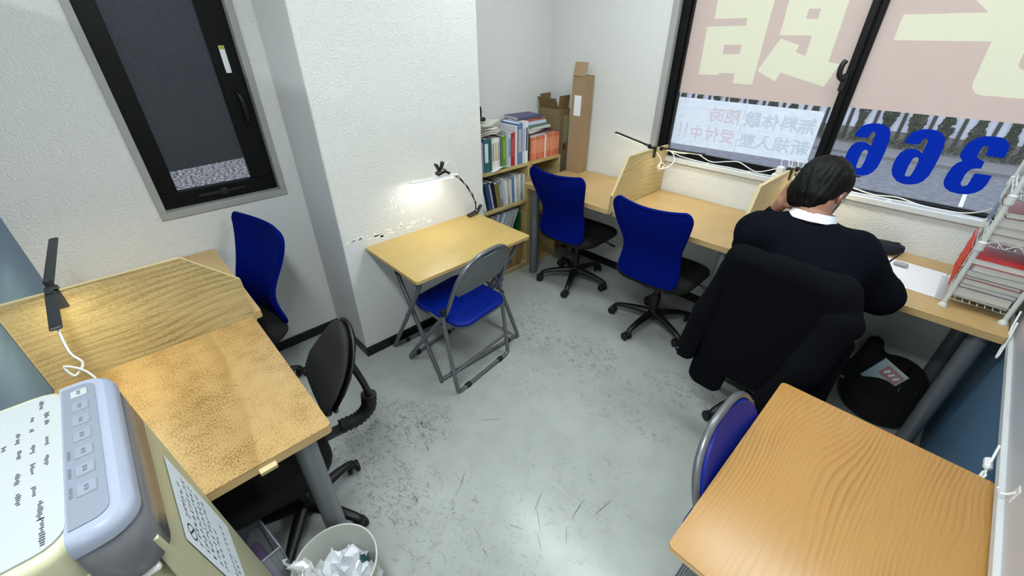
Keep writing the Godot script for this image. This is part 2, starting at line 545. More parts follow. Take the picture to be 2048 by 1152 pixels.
func room():
	var b := Builder.new()
	b.span(Vector3(-3.3, -0.12, BACK_Z - 0.12), Vector3(WALL_X + 0.15, 0, 3.1), 0)
	struct("floor", b, mats.floor, "grey vinyl floor with dark chair scuffs")
	b = Builder.new()
	b.span(Vector3(-3.3, 2.5, BACK_Z - 0.12), Vector3(WALL_X + 0.15, 2.62, 3.1), 0)
	struct("ceiling", b, mats.ceiling)
	# back wall with the opening of the narrow window
	b = Builder.new()
	b.span(Vector3(-3.3, 0, BACK_Z - 0.12), Vector3(0.078, 2.5, BACK_Z), 0)
	b.span(Vector3(0.59, 0, BACK_Z - 0.12), Vector3(WALL_X, 2.5, BACK_Z), 0)
	b.span(Vector3(0.078, 0, BACK_Z - 0.12), Vector3(0.59, 0.905, BACK_Z), 0)
	b.span(Vector3(0.078, 1.95, BACK_Z - 0.12), Vector3(0.59, 2.5, BACK_Z), 0)
	struct("wall_back", b, mats.wallpaper, "white embossed wallpaper")
	b = Builder.new()
	b.box(Vector3(1.13, 1.25, (BACK_Z + PILLAR_Z) / 2), Vector3(0.91, 2.5, PILLAR_Z - BACK_Z), 0.004)
	var pillar := struct("wall_pillar", b, mats.wallpaper, "square pillar clad in white wallpaper")
	# torn spots where chairs and desks have rubbed the paper off
	var rng := RandomNumberGenerator.new()
	rng.seed = 31
	var bare := mat(Color(0.93, 0.93, 0.91), 0.9)
	for k in 46:
		var line := k < 30
		var c := Vector2(rng.randf_range(0.68, 1.20), 0.705 + rng.randf_range(-0.012, 0.02)) if line else Vector2(rng.randf_range(0.95, 1.12), rng.randf_range(0.72, 0.92))
		var w := rng.randf_range(0.006, 0.028) if line else rng.randf_range(0.003, 0.008)
		var h := rng.randf_range(0.003, 0.009) if line else rng.randf_range(0.005, 0.02)
		var poly := PackedVector2Array()
		for q in 9:
			var a := TAU * q / 9
			poly.append(c + Vector2(cos(a) * w, sin(a) * h) * rng.randf_range(0.55, 1.1))
		b = Builder.new()
		b.prism(poly, 0.0009, Transform3D(Basis.IDENTITY, Vector3(0, 0, PILLAR_Z - 0.0002)), false)
		obj("torn_spot", b, bare, pillar)
	b = Builder.new()
	b.span(Vector3(WALL_X, 0, BACK_Z - 0.12), Vector3(WALL_X + 0.15, 2.5, -1.40), 0)
	b.span(Vector3(WALL_X, 0, -1.40), Vector3(WALL_X + 0.15, 0.912, 3.1), 0)
	b.span(Vector3(WALL_X, 2.02, -1.40), Vector3(WALL_X + 0.15, 2.5, 3.1), 0)
	b.span(Vector3(WALL_X, 0.912, 0.46), Vector3(WALL_X + 0.15, 2.02, 3.1), 0)
	struct("wall_right", b, mats.wallpaper, "white wallpaper below and beside the window")
	b = Builder.new()
	b.span(Vector3(-3.42, 0, BACK_Z - 0.12), Vector3(-3.3, 2.5, 3.1), 0)
	struct("wall_left", b, mats.wallpaper)
	b = Builder.new()
	b.span(Vector3(-3.42, 0, 3.1), Vector3(WALL_X + 0.15, 2.5, 3.22), 0)
	struct("wall_front", b, mats.wallpaper)
	var skirting := [["back", [[-0.37, BACK_Z, 0.675, BACK_Z]]], ["pillar", [[0.675, BACK_Z, 0.675, PILLAR_Z], [0.675, PILLAR_Z, 1.585, PILLAR_Z], [1.585, PILLAR_Z, 1.585, BACK_Z]]], ["right", [[WALL_X, BACK_Z, WALL_X, RIGHT_Z]]]]
	for s in skirting:
		b = Builder.new()
		for q in s[1]:
			var lo := Vector3(minf(q[0], q[2]), 0, minf(q[1], q[3]))
			var hi := Vector3(maxf(q[0], q[2]), 0.06, maxf(q[1], q[3]))
			if q[0] == q[2]:
				if q[0] < 1.0 or q[0] > 2.0: lo.x -= 0.007
				else: hi.x += 0.007
				if q[0] < 2.0: hi.z += 0.007
			else:
				hi.z += 0.007
			b.span(lo, hi, 0.001)
		struct("baseboard_" + s[0], b, mats.baseboard, "black skirting board")
	ceiling_lamp(Vector3(1.66, 2.5, -1.05), false, 1.25, "fluorescent ceiling lamp above the middle of the study room")
	ceiling_lamp(Vector3(1.84, 2.5, 0.36), false, 0.7, "fluorescent ceiling lamp above the front folding desk")
	ceiling_lamp(Vector3(-1.95, 2.5, -0.9), false, 3.0, "fluorescent ceiling lamp beyond the blue partition")
	ceiling_lamp(Vector3(-1.95, 2.5, 1.2), false, 2.0, "fluorescent ceiling lamp in the far left of the room")
	ceiling_lamp(Vector3(-0.02, 2.5, -0.40), false, 3.1, "fluorescent ceiling lamp above the worn left desk")
	# blue partition behind the desks on the left
	var t := thing("partition_panel", "blue partition panel standing behind the left desks", "partition", Vector3(LEFT_X, 0, -1.4))
	b = Builder.new()
	b.span(Vector3(-0.035, 0.06, -0.93), Vector3(0, 0.70, 0.475), 0.002)
	obj("lower_panel", b, mats.partition_blue, t)
	b = Builder.new()
	b.span(Vector3(-0.035, 0.705, -0.93), Vector3(0, 1.78, 0.475), 0.002)
	obj("upper_panel", b, mats.partition_blue, t)
	b = Builder.new()
	b.span(Vector3(-0.04, 1.78, -0.932), Vector3(0.005, 1.81, 0.477), 0.002)
	obj("top_rail", b, mats.alu_white, t)
	b = Builder.new()
	b.span(Vector3(-0.04, 0, -0.932), Vector3(0.004, 0.06, 0.477), 0.002)
	obj("foot_rail", b, mats.partition_rail, t)
	# partition on the right: blue below, a white board above
	t = thing("partition_panel", "partition with dark blue lower panel and white upper board beside the front folding desk", "partition", Vector3(1.55, 0, RIGHT_Z))
	b = Builder.new()
	b.span(Vector3(-1.05, 0.0, 0.0), Vector3(1.045, 0.70, 0.04), 0.002)
	obj("lower_panel", b, mats.partition_blue_dark, t)
	b = Builder.new()
	b.span(Vector3(-1.05, 0.70, -0.004), Vector3(1.045, 1.55, 0.04), 0.002)
	obj("upper_board", b, mats.whiteboard, t)
	b = Builder.new()
	b.span(Vector3(-1.05, 0.678, -0.014), Vector3(1.045, 0.70, 0.0), 0.003)
	obj("rail", b, mats.alu_white, t)

func windows():
	# ---- narrow window in the back wall
	var w := Node3D.new()
	w.name = "window_1"
	w.set_meta("kind", "structure")
	w.set_meta("label", "narrow black framed window with dark figured glass")
	add_child(w)
	w.position = Vector3(0.332, 0.895, BACK_Z)
	var b := Builder.new()
	for s in [[-0.268, 0.0, 0.268, 0.03], [-0.268, 1.05, 0.268, 1.08], [-0.268, 0.03, -0.24, 1.05], [0.24, 0.03, 0.268, 1.05]]:
		b.span(Vector3(s[0], s[1], -0.09), Vector3(s[2], s[3], 0.008), 0.002)
	obj("window_frame", b, mats.alu, w)
	b = Builder.new()
	for s in [[-0.24, 0.032, 0.24, 0.10], [-0.24, 0.98, 0.24, 1.05], [-0.24, 0.10, -0.168, 0.98], [0.138, 0.10, 0.24, 0.98]]:
		b.span(Vector3(s[0], s[1], -0.075), Vector3(s[2], s[3], -0.035), 0.004)
	obj("sash", b, mats.black_frame, w)
	b = Builder.new()
	b.span(Vector3(-0.168, 0.10, -0.062), Vector3(0.138, 0.98, -0.056), 0)
	# figured glass: small raised cells that pass more or less light
	var fig := Image.create(256, 256, true, Image.FORMAT_RGB8)
	var fn := noise(19, 0.16, 2)
	for y in 256:
		for x in 256:
			var cell := sin(x * TAU / 16.0) * sin(y * TAU / 16.0) * 0.5 + fn.get_noise_2d(x, y)
			var k := clampf(0.62 + 0.42 * cell, 0.25, 1.0)
			fig.set_pixel(x, y, Color(k, k, k))
	fig.generate_mipmaps()
	var g := mat(Color(0.92, 0.93, 0.94, 0.06), 0.45)
	g.albedo_texture = ImageTexture.create_from_image(fig)
	g.transparency = BaseMaterial3D.TRANSPARENCY_ALPHA
	g.normal_enabled = true
	g.normal_texture = relief(17, 256, 30.0, 1.0, 14.0)
	g.normal_scale = 0.35
	g.uv1_scale = Vector3(5, 5, 1)
	obj("pane", b, g, w, "dark figured glass")
	b = Builder.new()
	b.span(Vector3(-0.10, 0.060, -0.035), Vector3(-0.01, 0.074, -0.024), 0.003)
	b.span(Vector3(0.02, 0.062, -0.035), Vector3(0.10, 0.072, -0.026), 0.003)
	b.box(Vector3(0.005, 0.068, -0.026), Vector3(0.035, 0.03, 0.022), 0.005)
	obj("opener", b, mats.charcoal_plastic, w)
	b = Builder.new()
	b.tube(curve([Vector3(0.192, 0.34, -0.035), Vector3(0.196, 0.37, -0.012), Vector3(0.197, 0.42, -0.004), Vector3(0.193, 0.47, -0.012), Vector3(0.19, 0.485, -0.035)]), [0.008, 0.008, 0.008, 0.008, 0.008, 0.009, 0.009, 0.009, 0.009, 0.009, 0.009, 0.009, 0.009, 0.009, 0.009, 0.009, 0.009, 0.009, 0.009, 0.009, 0.009, 0.009, 0.008, 0.008, 0.008], 8)
	obj("handle", b, mats.black_plastic, w)
	b = Builder.new()
	b.box(Vector3(0.185, 0.615, -0.0335), Vector3(0.022, 0.105, 0.002), 0.0005)
	var l := obj("caution_label", b, mats.paper, w, "narrow white caution label with a yellow end")
	b = Builder.new()
	b.box(Vector3(0.185, 0.660, -0.0322), Vector3(0.020, 0.013, 0.0012), 0.0003)
	obj("yellow_band", b, mat(Color(0.75, 0.70, 0.2), 0.7), l)
	# ---- wide sliding window in the right wall
	w = Node3D.new()
	w.name = "window_2"
	w.set_meta("kind", "structure")
	w.set_meta("label", "wide black framed sliding window facing the street")
	add_child(w)
	w.position = Vector3(WALL_X, 0.91, 0)
	b = Builder.new()
	b.span(Vector3(-0.012, 0.0, -1.425), Vector3(0.0, 1.12, -1.385), 0.002)
	b.span(Vector3(0.0, 0.0, -1.40), Vector3(0.03, 1.11, -1.385), 0.001)
	b.span(Vector3(-0.012, 1.09, -1.385), Vector3(0.03, 1.13, 0.46), 0.002)
	obj("casing", b, mats.alu, w)
	b = Builder.new()
	b.span(Vector3(-0.018, 0.0, -1.385), Vector3(0.11, 0.016, 0.46), 0.003)
	b.span(Vector3(-0.022, -0.006, -1.425), Vector3(-0.008, 0.022, 0.46), 0.003)
	obj("window_sill", b, mats.alu_white, w)
	b = Builder.new()
	b.span(Vector3(0.02, 0.016, -1.385), Vector3(0.10, 1.10, -1.335), 0.003)
	b.span(Vector3(0.05, 0.016, -1.335), Vector3(0.10, 0.03, 0.46), 0.002)
	b.span(Vector3(0.03, 1.06, -1.335), Vector3(0.10, 1.10, 0.46), 0.003)
	b.span(Vector3(0.03, 0.016, 0.42), Vector3(0.10, 1.10, 0.46), 0.003)
	obj("outer_frame", b, mats.black_frame, w)
	# the left sash slides in front of the right one
	b = Builder.new()
	b.span(Vector3(0.036, 0.018, -1.335), Vector3(0.062, 0.062, -0.485), 0.003)
	b.span(Vector3(0.036, 1.03, -1.335), Vector3(0.062, 1.06, -0.485), 0.003)
	b.span(Vector3(0.036, 0.062, -1.335), Vector3(0.062, 1.03, -1.325), 0.002)
	b.span(Vector3(0.030, 0.018, -0.515), Vector3(0.062, 1.06, -0.485), 0.003)
	obj("sash", b, mats.black_frame, w)
	b = Builder.new()
	b.span(Vector3(0.066, 0.026, -0.49), Vector3(0.090, 0.034, 0.42), 0.001)
	b.span(Vector3(0.066, 1.03, -0.49), Vector3(0.090, 1.06, 0.42), 0.003)
	b.span(Vector3(0.064, 0.026, -0.49), Vector3(0.090, 1.06, -0.462), 0.003)
	b.span(Vector3(0.066, 0.026, 0.39), Vector3(0.090, 1.06, 0.42), 0.003)
	obj("sash", b, mats.black_frame, w)
	var pane := mat(Color(0.97, 0.98, 0.98, 0.02), 0.02)
	pane.metallic_specular = 0.2
	pane.transparency = BaseMaterial3D.TRANSPARENCY_ALPHA
	b = Builder.new()
	b.span(Vector3(0.055, 0.06, -1.33), Vector3(0.058, 1.035, -0.50), 0)
	obj("pane", b, pane, w)
	b = Builder.new()
	b.span(Vector3(0.079, 0.03, -0.48), Vector3(0.082, 1.035, 0.40), 0)
	obj("pane", b, pane, w)
	b = Builder.new()
	b.box(Vector3(0.02, 0.50, -0.508), Vector3(0.02, 0.075, 0.024), 0.004)
	var latch := obj("latch", b, mats.black_plastic, w)
	b = Builder.new()
	b.tube(curve([Vector3(0.012, 0.51, -0.51), Vector3(0.0, 0.53, -0.53), Vector3(-0.002, 0.57, -0.533), Vector3(0.004, 0.59, -0.525)]), 0.012, 8)
	obj("lever", b, mats.black_plastic, latch)
	# ---- printed films on the glass
	films()

func img_poly(img: Image, poly: Array, color: Color, at: Callable):
	var pts := []
	for k in range(0, poly.size(), 2): pts.append(at.call(poly[k], poly[k + 1]))
	var n := pts.size()
	for y in img.get_height():
		var xs := []
		for k in n:
			var p: Vector2 = pts[k]
			var q: Vector2 = pts[(k + 1) % n]
			if (p.y <= y) != (q.y <= y): xs.append(p.x + (y - p.y) / (q.y - p.y) * (q.x - p.x))
		xs.sort()
		for k in range(0, xs.size() - 1, 2):
			var x0 := clampi(int(round(xs[k])), 0, img.get_width())
			var x1 := clampi(int(round(xs[k + 1])), 0, img.get_width())
			if x1 > x0: img.fill_rect(Rect2i(x0, y, x1 - x0, 1), color)

func film_sheet(called: String, z0: float, z1: float, y0: float, y1: float, x: float, polys: Array, holes: Array, label: String):
	var w := 700
	var h := int(w * (y1 - y0) / (z1 - z0))
	var img := Image.create(w, h, true, Image.FORMAT_RGB8)
	var pink := Color(0.835, 0.735, 0.68)
	var cream := Color(0.915, 0.895, 0.77)
	img.fill(pink)
	var at := func(z: float, y: float) -> Vector2: return Vector2((z - z0) / (z1 - z0) * w, (y1 - y) / (y1 - y0) * h)
	for p in polys: img_poly(img, p, cream, at)
	for p in holes: img_poly(img, p, pink, at)
	img.generate_mipmaps()
	var m := mat(Color.WHITE, 0.6)
	m.albedo_texture = ImageTexture.create_from_image(img)
	m.backlight_enabled = true
	m.backlight = Color(1, 1, 1)
	var b := Builder.new()
	# seen from inside, u runs with z
	b.quad_uv(Vector3(x, y0, z0), Vector3(x, y0, z1), Vector3(x, y1, z1), Vector3(x, y1, z0))
	var o := obj(called, b, m)
	tag(o, label, "window film", "translucent window films")

func films():
	var x := WALL_X + 0.0605
	film_sheet("window_film", -1.325, -0.49, 1.296, 1.94, x,
		[[-1.225, 1.90, -1.209, 1.755, -1.203, 1.671, -1.032, 1.673, -1.030, 1.639, -1.236, 1.635, -1.229, 1.400, -1.114, 1.404, -1.115, 1.414, -1.027, 1.417, -1.023, 1.368, -0.922, 1.368, -0.923, 1.744, -0.923, 1.90],
		[-0.857, 1.86, -0.856, 1.742, -0.855, 1.598, -0.711, 1.597, -0.711, 1.511, -0.761, 1.527, -0.751, 1.556, -0.845, 1.583, -0.914, 1.435, -0.812, 1.392, -0.800, 1.434, -0.589, 1.383, -0.557, 1.482, -0.606, 1.490, -0.608, 1.733, -0.608, 1.86]],
		[[-1.120, 1.551, -1.028, 1.553, -1.026, 1.510, -1.116, 1.505], [-0.760, 1.706, -0.709, 1.705, -0.708, 1.664, -0.760, 1.665]],
		"pinkish translucent film with two large cream mirrored characters on the left pane")
	film_sheet("window_film", -0.462, 0.39, 1.301, 1.94, WALL_X + 0.0845,
		[[-0.30, 1.82, -0.187, 1.717, -0.138, 1.678, -0.398, 1.676, -0.396, 1.581, -0.088, 1.581, -0.079, 1.435, -0.072, 1.414, -0.057, 1.398, -0.032, 1.392, 0.086, 1.390, 0.17, 1.392, 0.17, 1.486, 0.043, 1.486, 0.029, 1.493, 0.019, 1.507, 0.016, 1.548, 0.014, 1.581, 0.15, 1.581, 0.15, 1.676, 0.0, 1.68, -0.058, 1.713, -0.10, 1.82]],
		[], "pinkish translucent film with one large cream mirrored character on the right pane")
	poster()
	# blue cut-out numerals, mirrored as they face the street
	var six := v2([-0.393, 1.179, -0.391, 1.199, -0.383, 1.222, -0.369, 1.235, -0.346, 1.244, -0.323, 1.246, -0.300, 1.243, -0.281, 1.233, -0.267, 1.218, -0.260, 1.200, -0.256, 1.173, -0.253, 1.135, -0.253, 1.092, -0.255, 1.054, -0.265, 1.027, -0.280, 1.011, -0.303, 1.002, -0.330, 1.000, -0.355, 1.008, -0.377, 1.027, -0.390, 1.050, -0.395, 1.078, -0.395, 1.108, -0.389, 1.134, -0.376, 1.151, -0.359, 1.157, -0.340, 1.157, -0.325, 1.150, -0.315, 1.144, -0.314, 1.159, -0.316, 1.196, -0.322, 1.206, -0.329, 1.207, -0.336, 1.199, -0.337, 1.186, -0.339, 1.180, -0.362, 1.176])
	var eye := v2([-0.336, 1.039, -0.339, 1.073, -0.338, 1.106, -0.335, 1.120, -0.327, 1.125, -0.318, 1.122, -0.314, 1.108, -0.313, 1.075, -0.315, 1.047, -0.318, 1.038, -0.329, 1.035])
	var three := v2([0.127, 1.169, 0.127, 1.188, 0.125, 1.209, 0.120, 1.221, 0.106, 1.237, 0.088, 1.245, 0.065, 1.246, 0.039, 1.243, 0.021, 1.234, 0.005, 1.216, -0.003, 1.189, -0.004, 1.166, 0.000, 1.152, 0.014, 1.136, 0.001, 1.125, -0.007, 1.106, -0.010, 1.078, -0.010, 1.049, -0.005, 1.031, 0.008, 1.014, 0.029, 1.003, 0.057, 1.000, 0.084, 1.004, 0.106, 1.017, 0.119, 1.035, 0.124, 1.058, 0.124, 1.096, 0.073, 1.095, 0.070, 1.089, 0.070, 1.056, 0.068, 1.042, 0.061, 1.035, 0.051, 1.037, 0.046, 1.048, 0.045, 1.080, 0.048, 1.099, 0.055, 1.109, 0.068, 1.115, 0.081, 1.116, 0.080, 1.143, 0.072, 1.149, 0.059, 1.153, 0.051, 1.159, 0.049, 1.166, 0.048, 1.188, 0.051, 1.202, 0.058, 1.207, 0.066, 1.206, 0.069, 1.194, 0.071, 1.170])
	var blue := mat(Color(0.035, 0.17, 0.66), 0.6)
	blue.metallic_specular = 0.1
	blue.backlight_enabled = true
	blue.backlight = Color(0.008, 0.035, 0.13)
	for k in 3:
		var b := Builder.new()
		var parts := [three]
		var shift := 0.0
		if k < 2:
			shift = 0.0 if k == 0 else 0.191
			parts = []
			for half in [v2([-0.5, 1.08, -0.2, 1.08, -0.2, 1.3, -0.5, 1.3]), v2([-0.5, 0.9, -0.2, 0.9, -0.2, 1.08, -0.5, 1.08])]:
				for p in Geometry2D.intersect_polygons(six, half):
					parts.append_array(Geometry2D.clip_polygons(p, eye))
		for p in parts:
			var q := PackedVector2Array()
			for v in p: q.append(Vector2(-(v.x + shift), v.y))
			b.prism(q, 0.0006, Transform3D(Basis(Vector3(0, 0, -1), Vector3.UP, Vector3(1, 0, 0)), Vector3(WALL_X + 0.0780, 0, 0)), false)
		var o := obj("numeral_sticker", b, blue)
		tag(o, ["blue sticker numeral six, mirrored, nearest the window mullion", "blue sticker numeral six, mirrored, between the other two numerals", "blue sticker numeral three, mirrored, beside the wire rack"][k], "sticker", "blue numerals on the window")

# strokes of the poster's characters in a unit square, y upwards: polylines of x, y
const GLYPHS := {
	"mu": [[0.2, 1, 0.08, 0.82], [0.15, 0.86, 0.95, 0.86], [0.05, 0.6, 0.95, 0.6], [0.1, 0.34, 0.92, 0.34], [0.25, 0.86, 0.25, 0.34], [0.42, 0.86, 0.42, 0.34], [0.6, 0.86, 0.6, 0.34], [0.77, 0.86, 0.77, 0.34], [0.15, 0.2, 0.05, 0], [0.36, 0.2, 0.4, 0.02], [0.6, 0.2, 0.66, 0.02], [0.83, 0.22, 0.97, 0.02]],
	"ryou": [[0.05, 0.9, 0.13, 0.72], [0.45, 0.92, 0.36, 0.72], [0, 0.6, 0.5, 0.6], [0.25, 1, 0.25, 0], [0.24, 0.58, 0.02, 0.2], [0.26, 0.58, 0.46, 0.32], [0.6, 0.9, 0.72, 0.76], [0.56, 0.62, 0.7, 0.48], [0.52, 0.26, 1, 0.36], [0.83, 1, 0.83, 0]],
	"tai": [[0.28, 1, 0.03, 0.5], [0.19, 0.72, 0.19, 0], [0.35, 0.74, 1, 0.74], [0.66, 1, 0.66, 0], [0.64, 0.72, 0.36, 0.26], [0.68, 0.72, 0.98, 0.26], [0.48, 0.2, 0.86, 0.2]],
	"ken": [[0.08, 0.95, 0.08, 0.35], [0.08, 0.95, 0.46, 0.95], [0.08, 0.76, 0.42, 0.76], [0.08, 0.57, 0.42, 0.57], [0.27, 0.95, 0.27, 0.38], [0.05, 0.37, 0.46, 0.37, 0.42, 0.02, 0.34, 0.04], [0.04, 0.24, 0.02, 0.06], [0.15, 0.24, 0.16, 0.1], [0.27, 0.24, 0.29, 0.12], [0.74, 1, 0.52, 0.72], [0.74, 1, 1, 0.72], [0.62, 0.72, 0.88, 0.72], [0.57, 0.6, 0.93, 0.6, 0.93, 0.38, 0.57, 0.38, 0.57, 0.6], [0.75, 0.72, 0.75, 0.34, 0.52, 0], [0.75, 0.34, 1, 0]],
	"zui": [[0.06, 0.97, 0.06, 0], [0.06, 0.95, 0.28, 0.95, 0.18, 0.62, 0.28, 0.42, 0.16, 0.3], [0.36, 0.92, 0.44, 0.8], [0.33, 0.55, 0.44, 0.55, 0.44, 0.18], [0.32, 0.02, 0.46, 0.16, 0.62, 0.03, 1, 0.03], [0.52, 0.88, 1, 0.88], [0.7, 1, 0.52, 0.6], [0.62, 0.7, 0.62, 0.16], [0.62, 0.7, 0.92, 0.7, 0.92, 0.16], [0.62, 0.52, 0.92, 0.52], [0.62, 0.36, 0.92, 0.36]],
	"ji": [[0.05, 0.9, 0.05, 0.15], [0.05, 0.9, 0.33, 0.9, 0.33, 0.15, 0.05, 0.15], [0.05, 0.53, 0.33, 0.53], [0.45, 0.86, 0.97, 0.86], [0.71, 1, 0.71, 0.66], [0.4, 0.64, 1, 0.64], [0.42, 0.43, 1, 0.43], [0.85, 0.62, 0.85, 0.02, 0.74, 0.06], [0.5, 0.3, 0.6, 0.16]],
	"shin": [[0.26, 1, 0.26, 0.86], [0.05, 0.86, 0.48, 0.86], [0.14, 0.82, 0.18, 0.64], [0.4, 0.82, 0.34, 0.64], [0, 0.6, 0.52, 0.6], [0.03, 0.4, 0.5, 0.4], [0.26, 0.6, 0.26, 0], [0.24, 0.38, 0.04, 0.1], [0.28, 0.38, 0.48, 0.16], [0.95, 0.97, 0.62, 0.86], [0.62, 0.88, 0.6, 0.4, 0.5, 0], [0.62, 0.6, 1, 0.6], [0.83, 0.6, 0.83, 0]],
	"ki": [[0.03, 0.8, 0.46, 0.8], [0, 0.5, 0.5, 0.5], [0.25, 1, 0.25, 0.5, 0.02, 0.02], [0.27, 0.42, 0.46, 0.1], [0.58, 0.96, 0.58, 0.32], [0.58, 0.96, 0.92, 0.96, 0.92, 0.32, 0.58, 0.32], [0.58, 0.75, 0.92, 0.75], [0.58, 0.54, 0.92, 0.54], [0.68, 0.32, 0.64, 0.14, 0.5, 0], [0.82, 0.32, 0.82, 0.05, 1, 0.05, 1, 0.16]],
	"nyuu": [[0.3, 0.96, 0.5, 0.96, 0.52, 0.66], [0.52, 0.66, 0.36, 0.3, 0.03, 0.0], [0.52, 0.66, 0.68, 0.28, 0.98, 0.0]],
	"juku": [[0.25, 1, 0.25, 0.9], [0.03, 0.88, 0.47, 0.88], [0.1, 0.78, 0.4, 0.78, 0.4, 0.66, 0.1, 0.66, 0.1, 0.78], [0.1, 0.55, 0.42, 0.55, 0.26, 0.46, 0.26, 0.34, 0.16, 0.36], [0.03, 0.44, 0.48, 0.48], [0.55, 0.84, 0.88, 0.84, 0.86, 0.5, 1, 0.4], [0.7, 1, 0.68, 0.6, 0.54, 0.4], [0.56, 0.68, 0.74, 0.6], [0.15, 0.22, 0.85, 0.22], [0.5, 0.36, 0.5, 0.02], [0, 0.02, 1, 0.02]],
	"ju": [[0.85, 1, 0.15, 0.92], [0.2, 0.86, 0.26, 0.74], [0.5, 0.88, 0.52, 0.76], [0.85, 0.88, 0.74, 0.74], [0.05, 0.55, 0.05, 0.7, 0.95, 0.7, 0.92, 0.55], [0.2, 0.46, 0.8, 0.46, 0.55, 0.16, 0.05, 0], [0.28, 0.4, 0.55, 0.16, 0.96, 0.0]],
	"tsuke": [[0.3, 1, 0.03, 0.5], [0.2, 0.72, 0.2, 0], [0.36, 0.7, 1, 0.7], [0.8, 1, 0.8, 0.03, 0.64, 0.07], [0.48, 0.5, 0.6, 0.3]],
	"chuu": [[0.1, 0.74, 0.1, 0.32], [0.1, 0.74, 0.9, 0.74, 0.9, 0.32, 0.1, 0.32], [0.5, 1, 0.5, 0]],
	"bang": [[0.22, 1, 0.24, 0.36], [0.25, 0.08, 0.25, 0.0], [0.72, 1, 0.72, 0.36], [0.72, 0.08, 0.72, 0.0]],
}

func poster():
	var z0 := -1.318
	var z1 := -0.545
	var y0 := 1.002
	var y1 := 1.273
	var w := 1200
	var h := int(w * (y1 - y0) / (z1 - z0))
	var img := Image.create(w, h, true, Image.FORMAT_RGB8)
	img.fill(Color(0.90, 0.925, 0.955))
	var n := noise(91, 0.012, 3)
	for y in h:
		for x in w:
			if (x + y) % 2 == 0 or true:
				var k := n.get_noise_2d(x, y * 2.0) * 0.03
				img.set_pixel(x, y, Color(0.90 + k, 0.925 + k, 0.955 + k))
	var grey := Color(0.785, 0.82, 0.86)
	var red := Color(0.85, 0.80, 0.835)
	var per := w / (z1 - z0)
	# name, centre z, centre y, colour
	for c in [["ji", -1.068, 1.197, red], ["zui", -0.977, 1.199, red], ["ken", -0.866, 1.196, grey], ["tai", -0.775, 1.195, grey], ["ryou", -0.686, 1.195, grey], ["mu", -0.600, 1.193, grey],
			["bang", -1.255, 1.09, red], ["chuu", -1.165, 1.088, red], ["tsuke", -1.072, 1.088, red], ["ju", -0.980, 1.086, red], ["juku", -0.868, 1.080, grey], ["nyuu", -0.779, 1.080, grey], ["ki", -0.690, 1.080, grey], ["shin", -0.600, 1.080, grey]]:
		for s in GLYPHS[c[0]]:
			for k in range(0, s.size() - 2, 2):
				var a := Vector2((c[1] - (s[k] - 0.5) * 0.078 - z0) * per, (y1 - c[2] - (s[k + 1] - 0.5) * 0.074) * per)
				var e := Vector2((c[1] - (s[k + 2] - 0.5) * 0.078 - z0) * per, (y1 - c[2] - (s[k + 3] - 0.5) * 0.074) * per)
				var steps := int(a.distance_to(e) / 3.0) + 1
				for q in steps + 1:
					var p := a.lerp(e, float(q) / steps)
					img.fill_rect(Rect2i(int(p.x) - 7, int(p.y) - 7, 14, 14), c[3])
	# joint between the two sheets
	var j := int((-0.918 - z0) * per)
	for y in h:
		if (y < h * 0.3) or (y > h * 0.4 and y < h * 0.55) or y > h * 0.66: img.fill_rect(Rect2i(j - y / 60, y, 3, 1), Color(0.62, 0.65, 0.68))
	img.generate_mipmaps()
	var m := mat(Color.WHITE, 0.6)
	m.albedo_texture = ImageTexture.create_from_image(img)
	m.backlight_enabled = true
	m.backlight = Color(1, 1, 1)
	var b := Builder.new()
	var x := WALL_X + 0.0595
	b.quad_uv(Vector3(x, y0, z0), Vector3(x, y0 + 0.018, z1), Vector3(x, y1, z1), Vector3(x, y1, z0))
	var o := obj("poster", b, m)
	tag(o, "white paper notice with faint mirrored grey and red writing taped on the left pane", "poster")

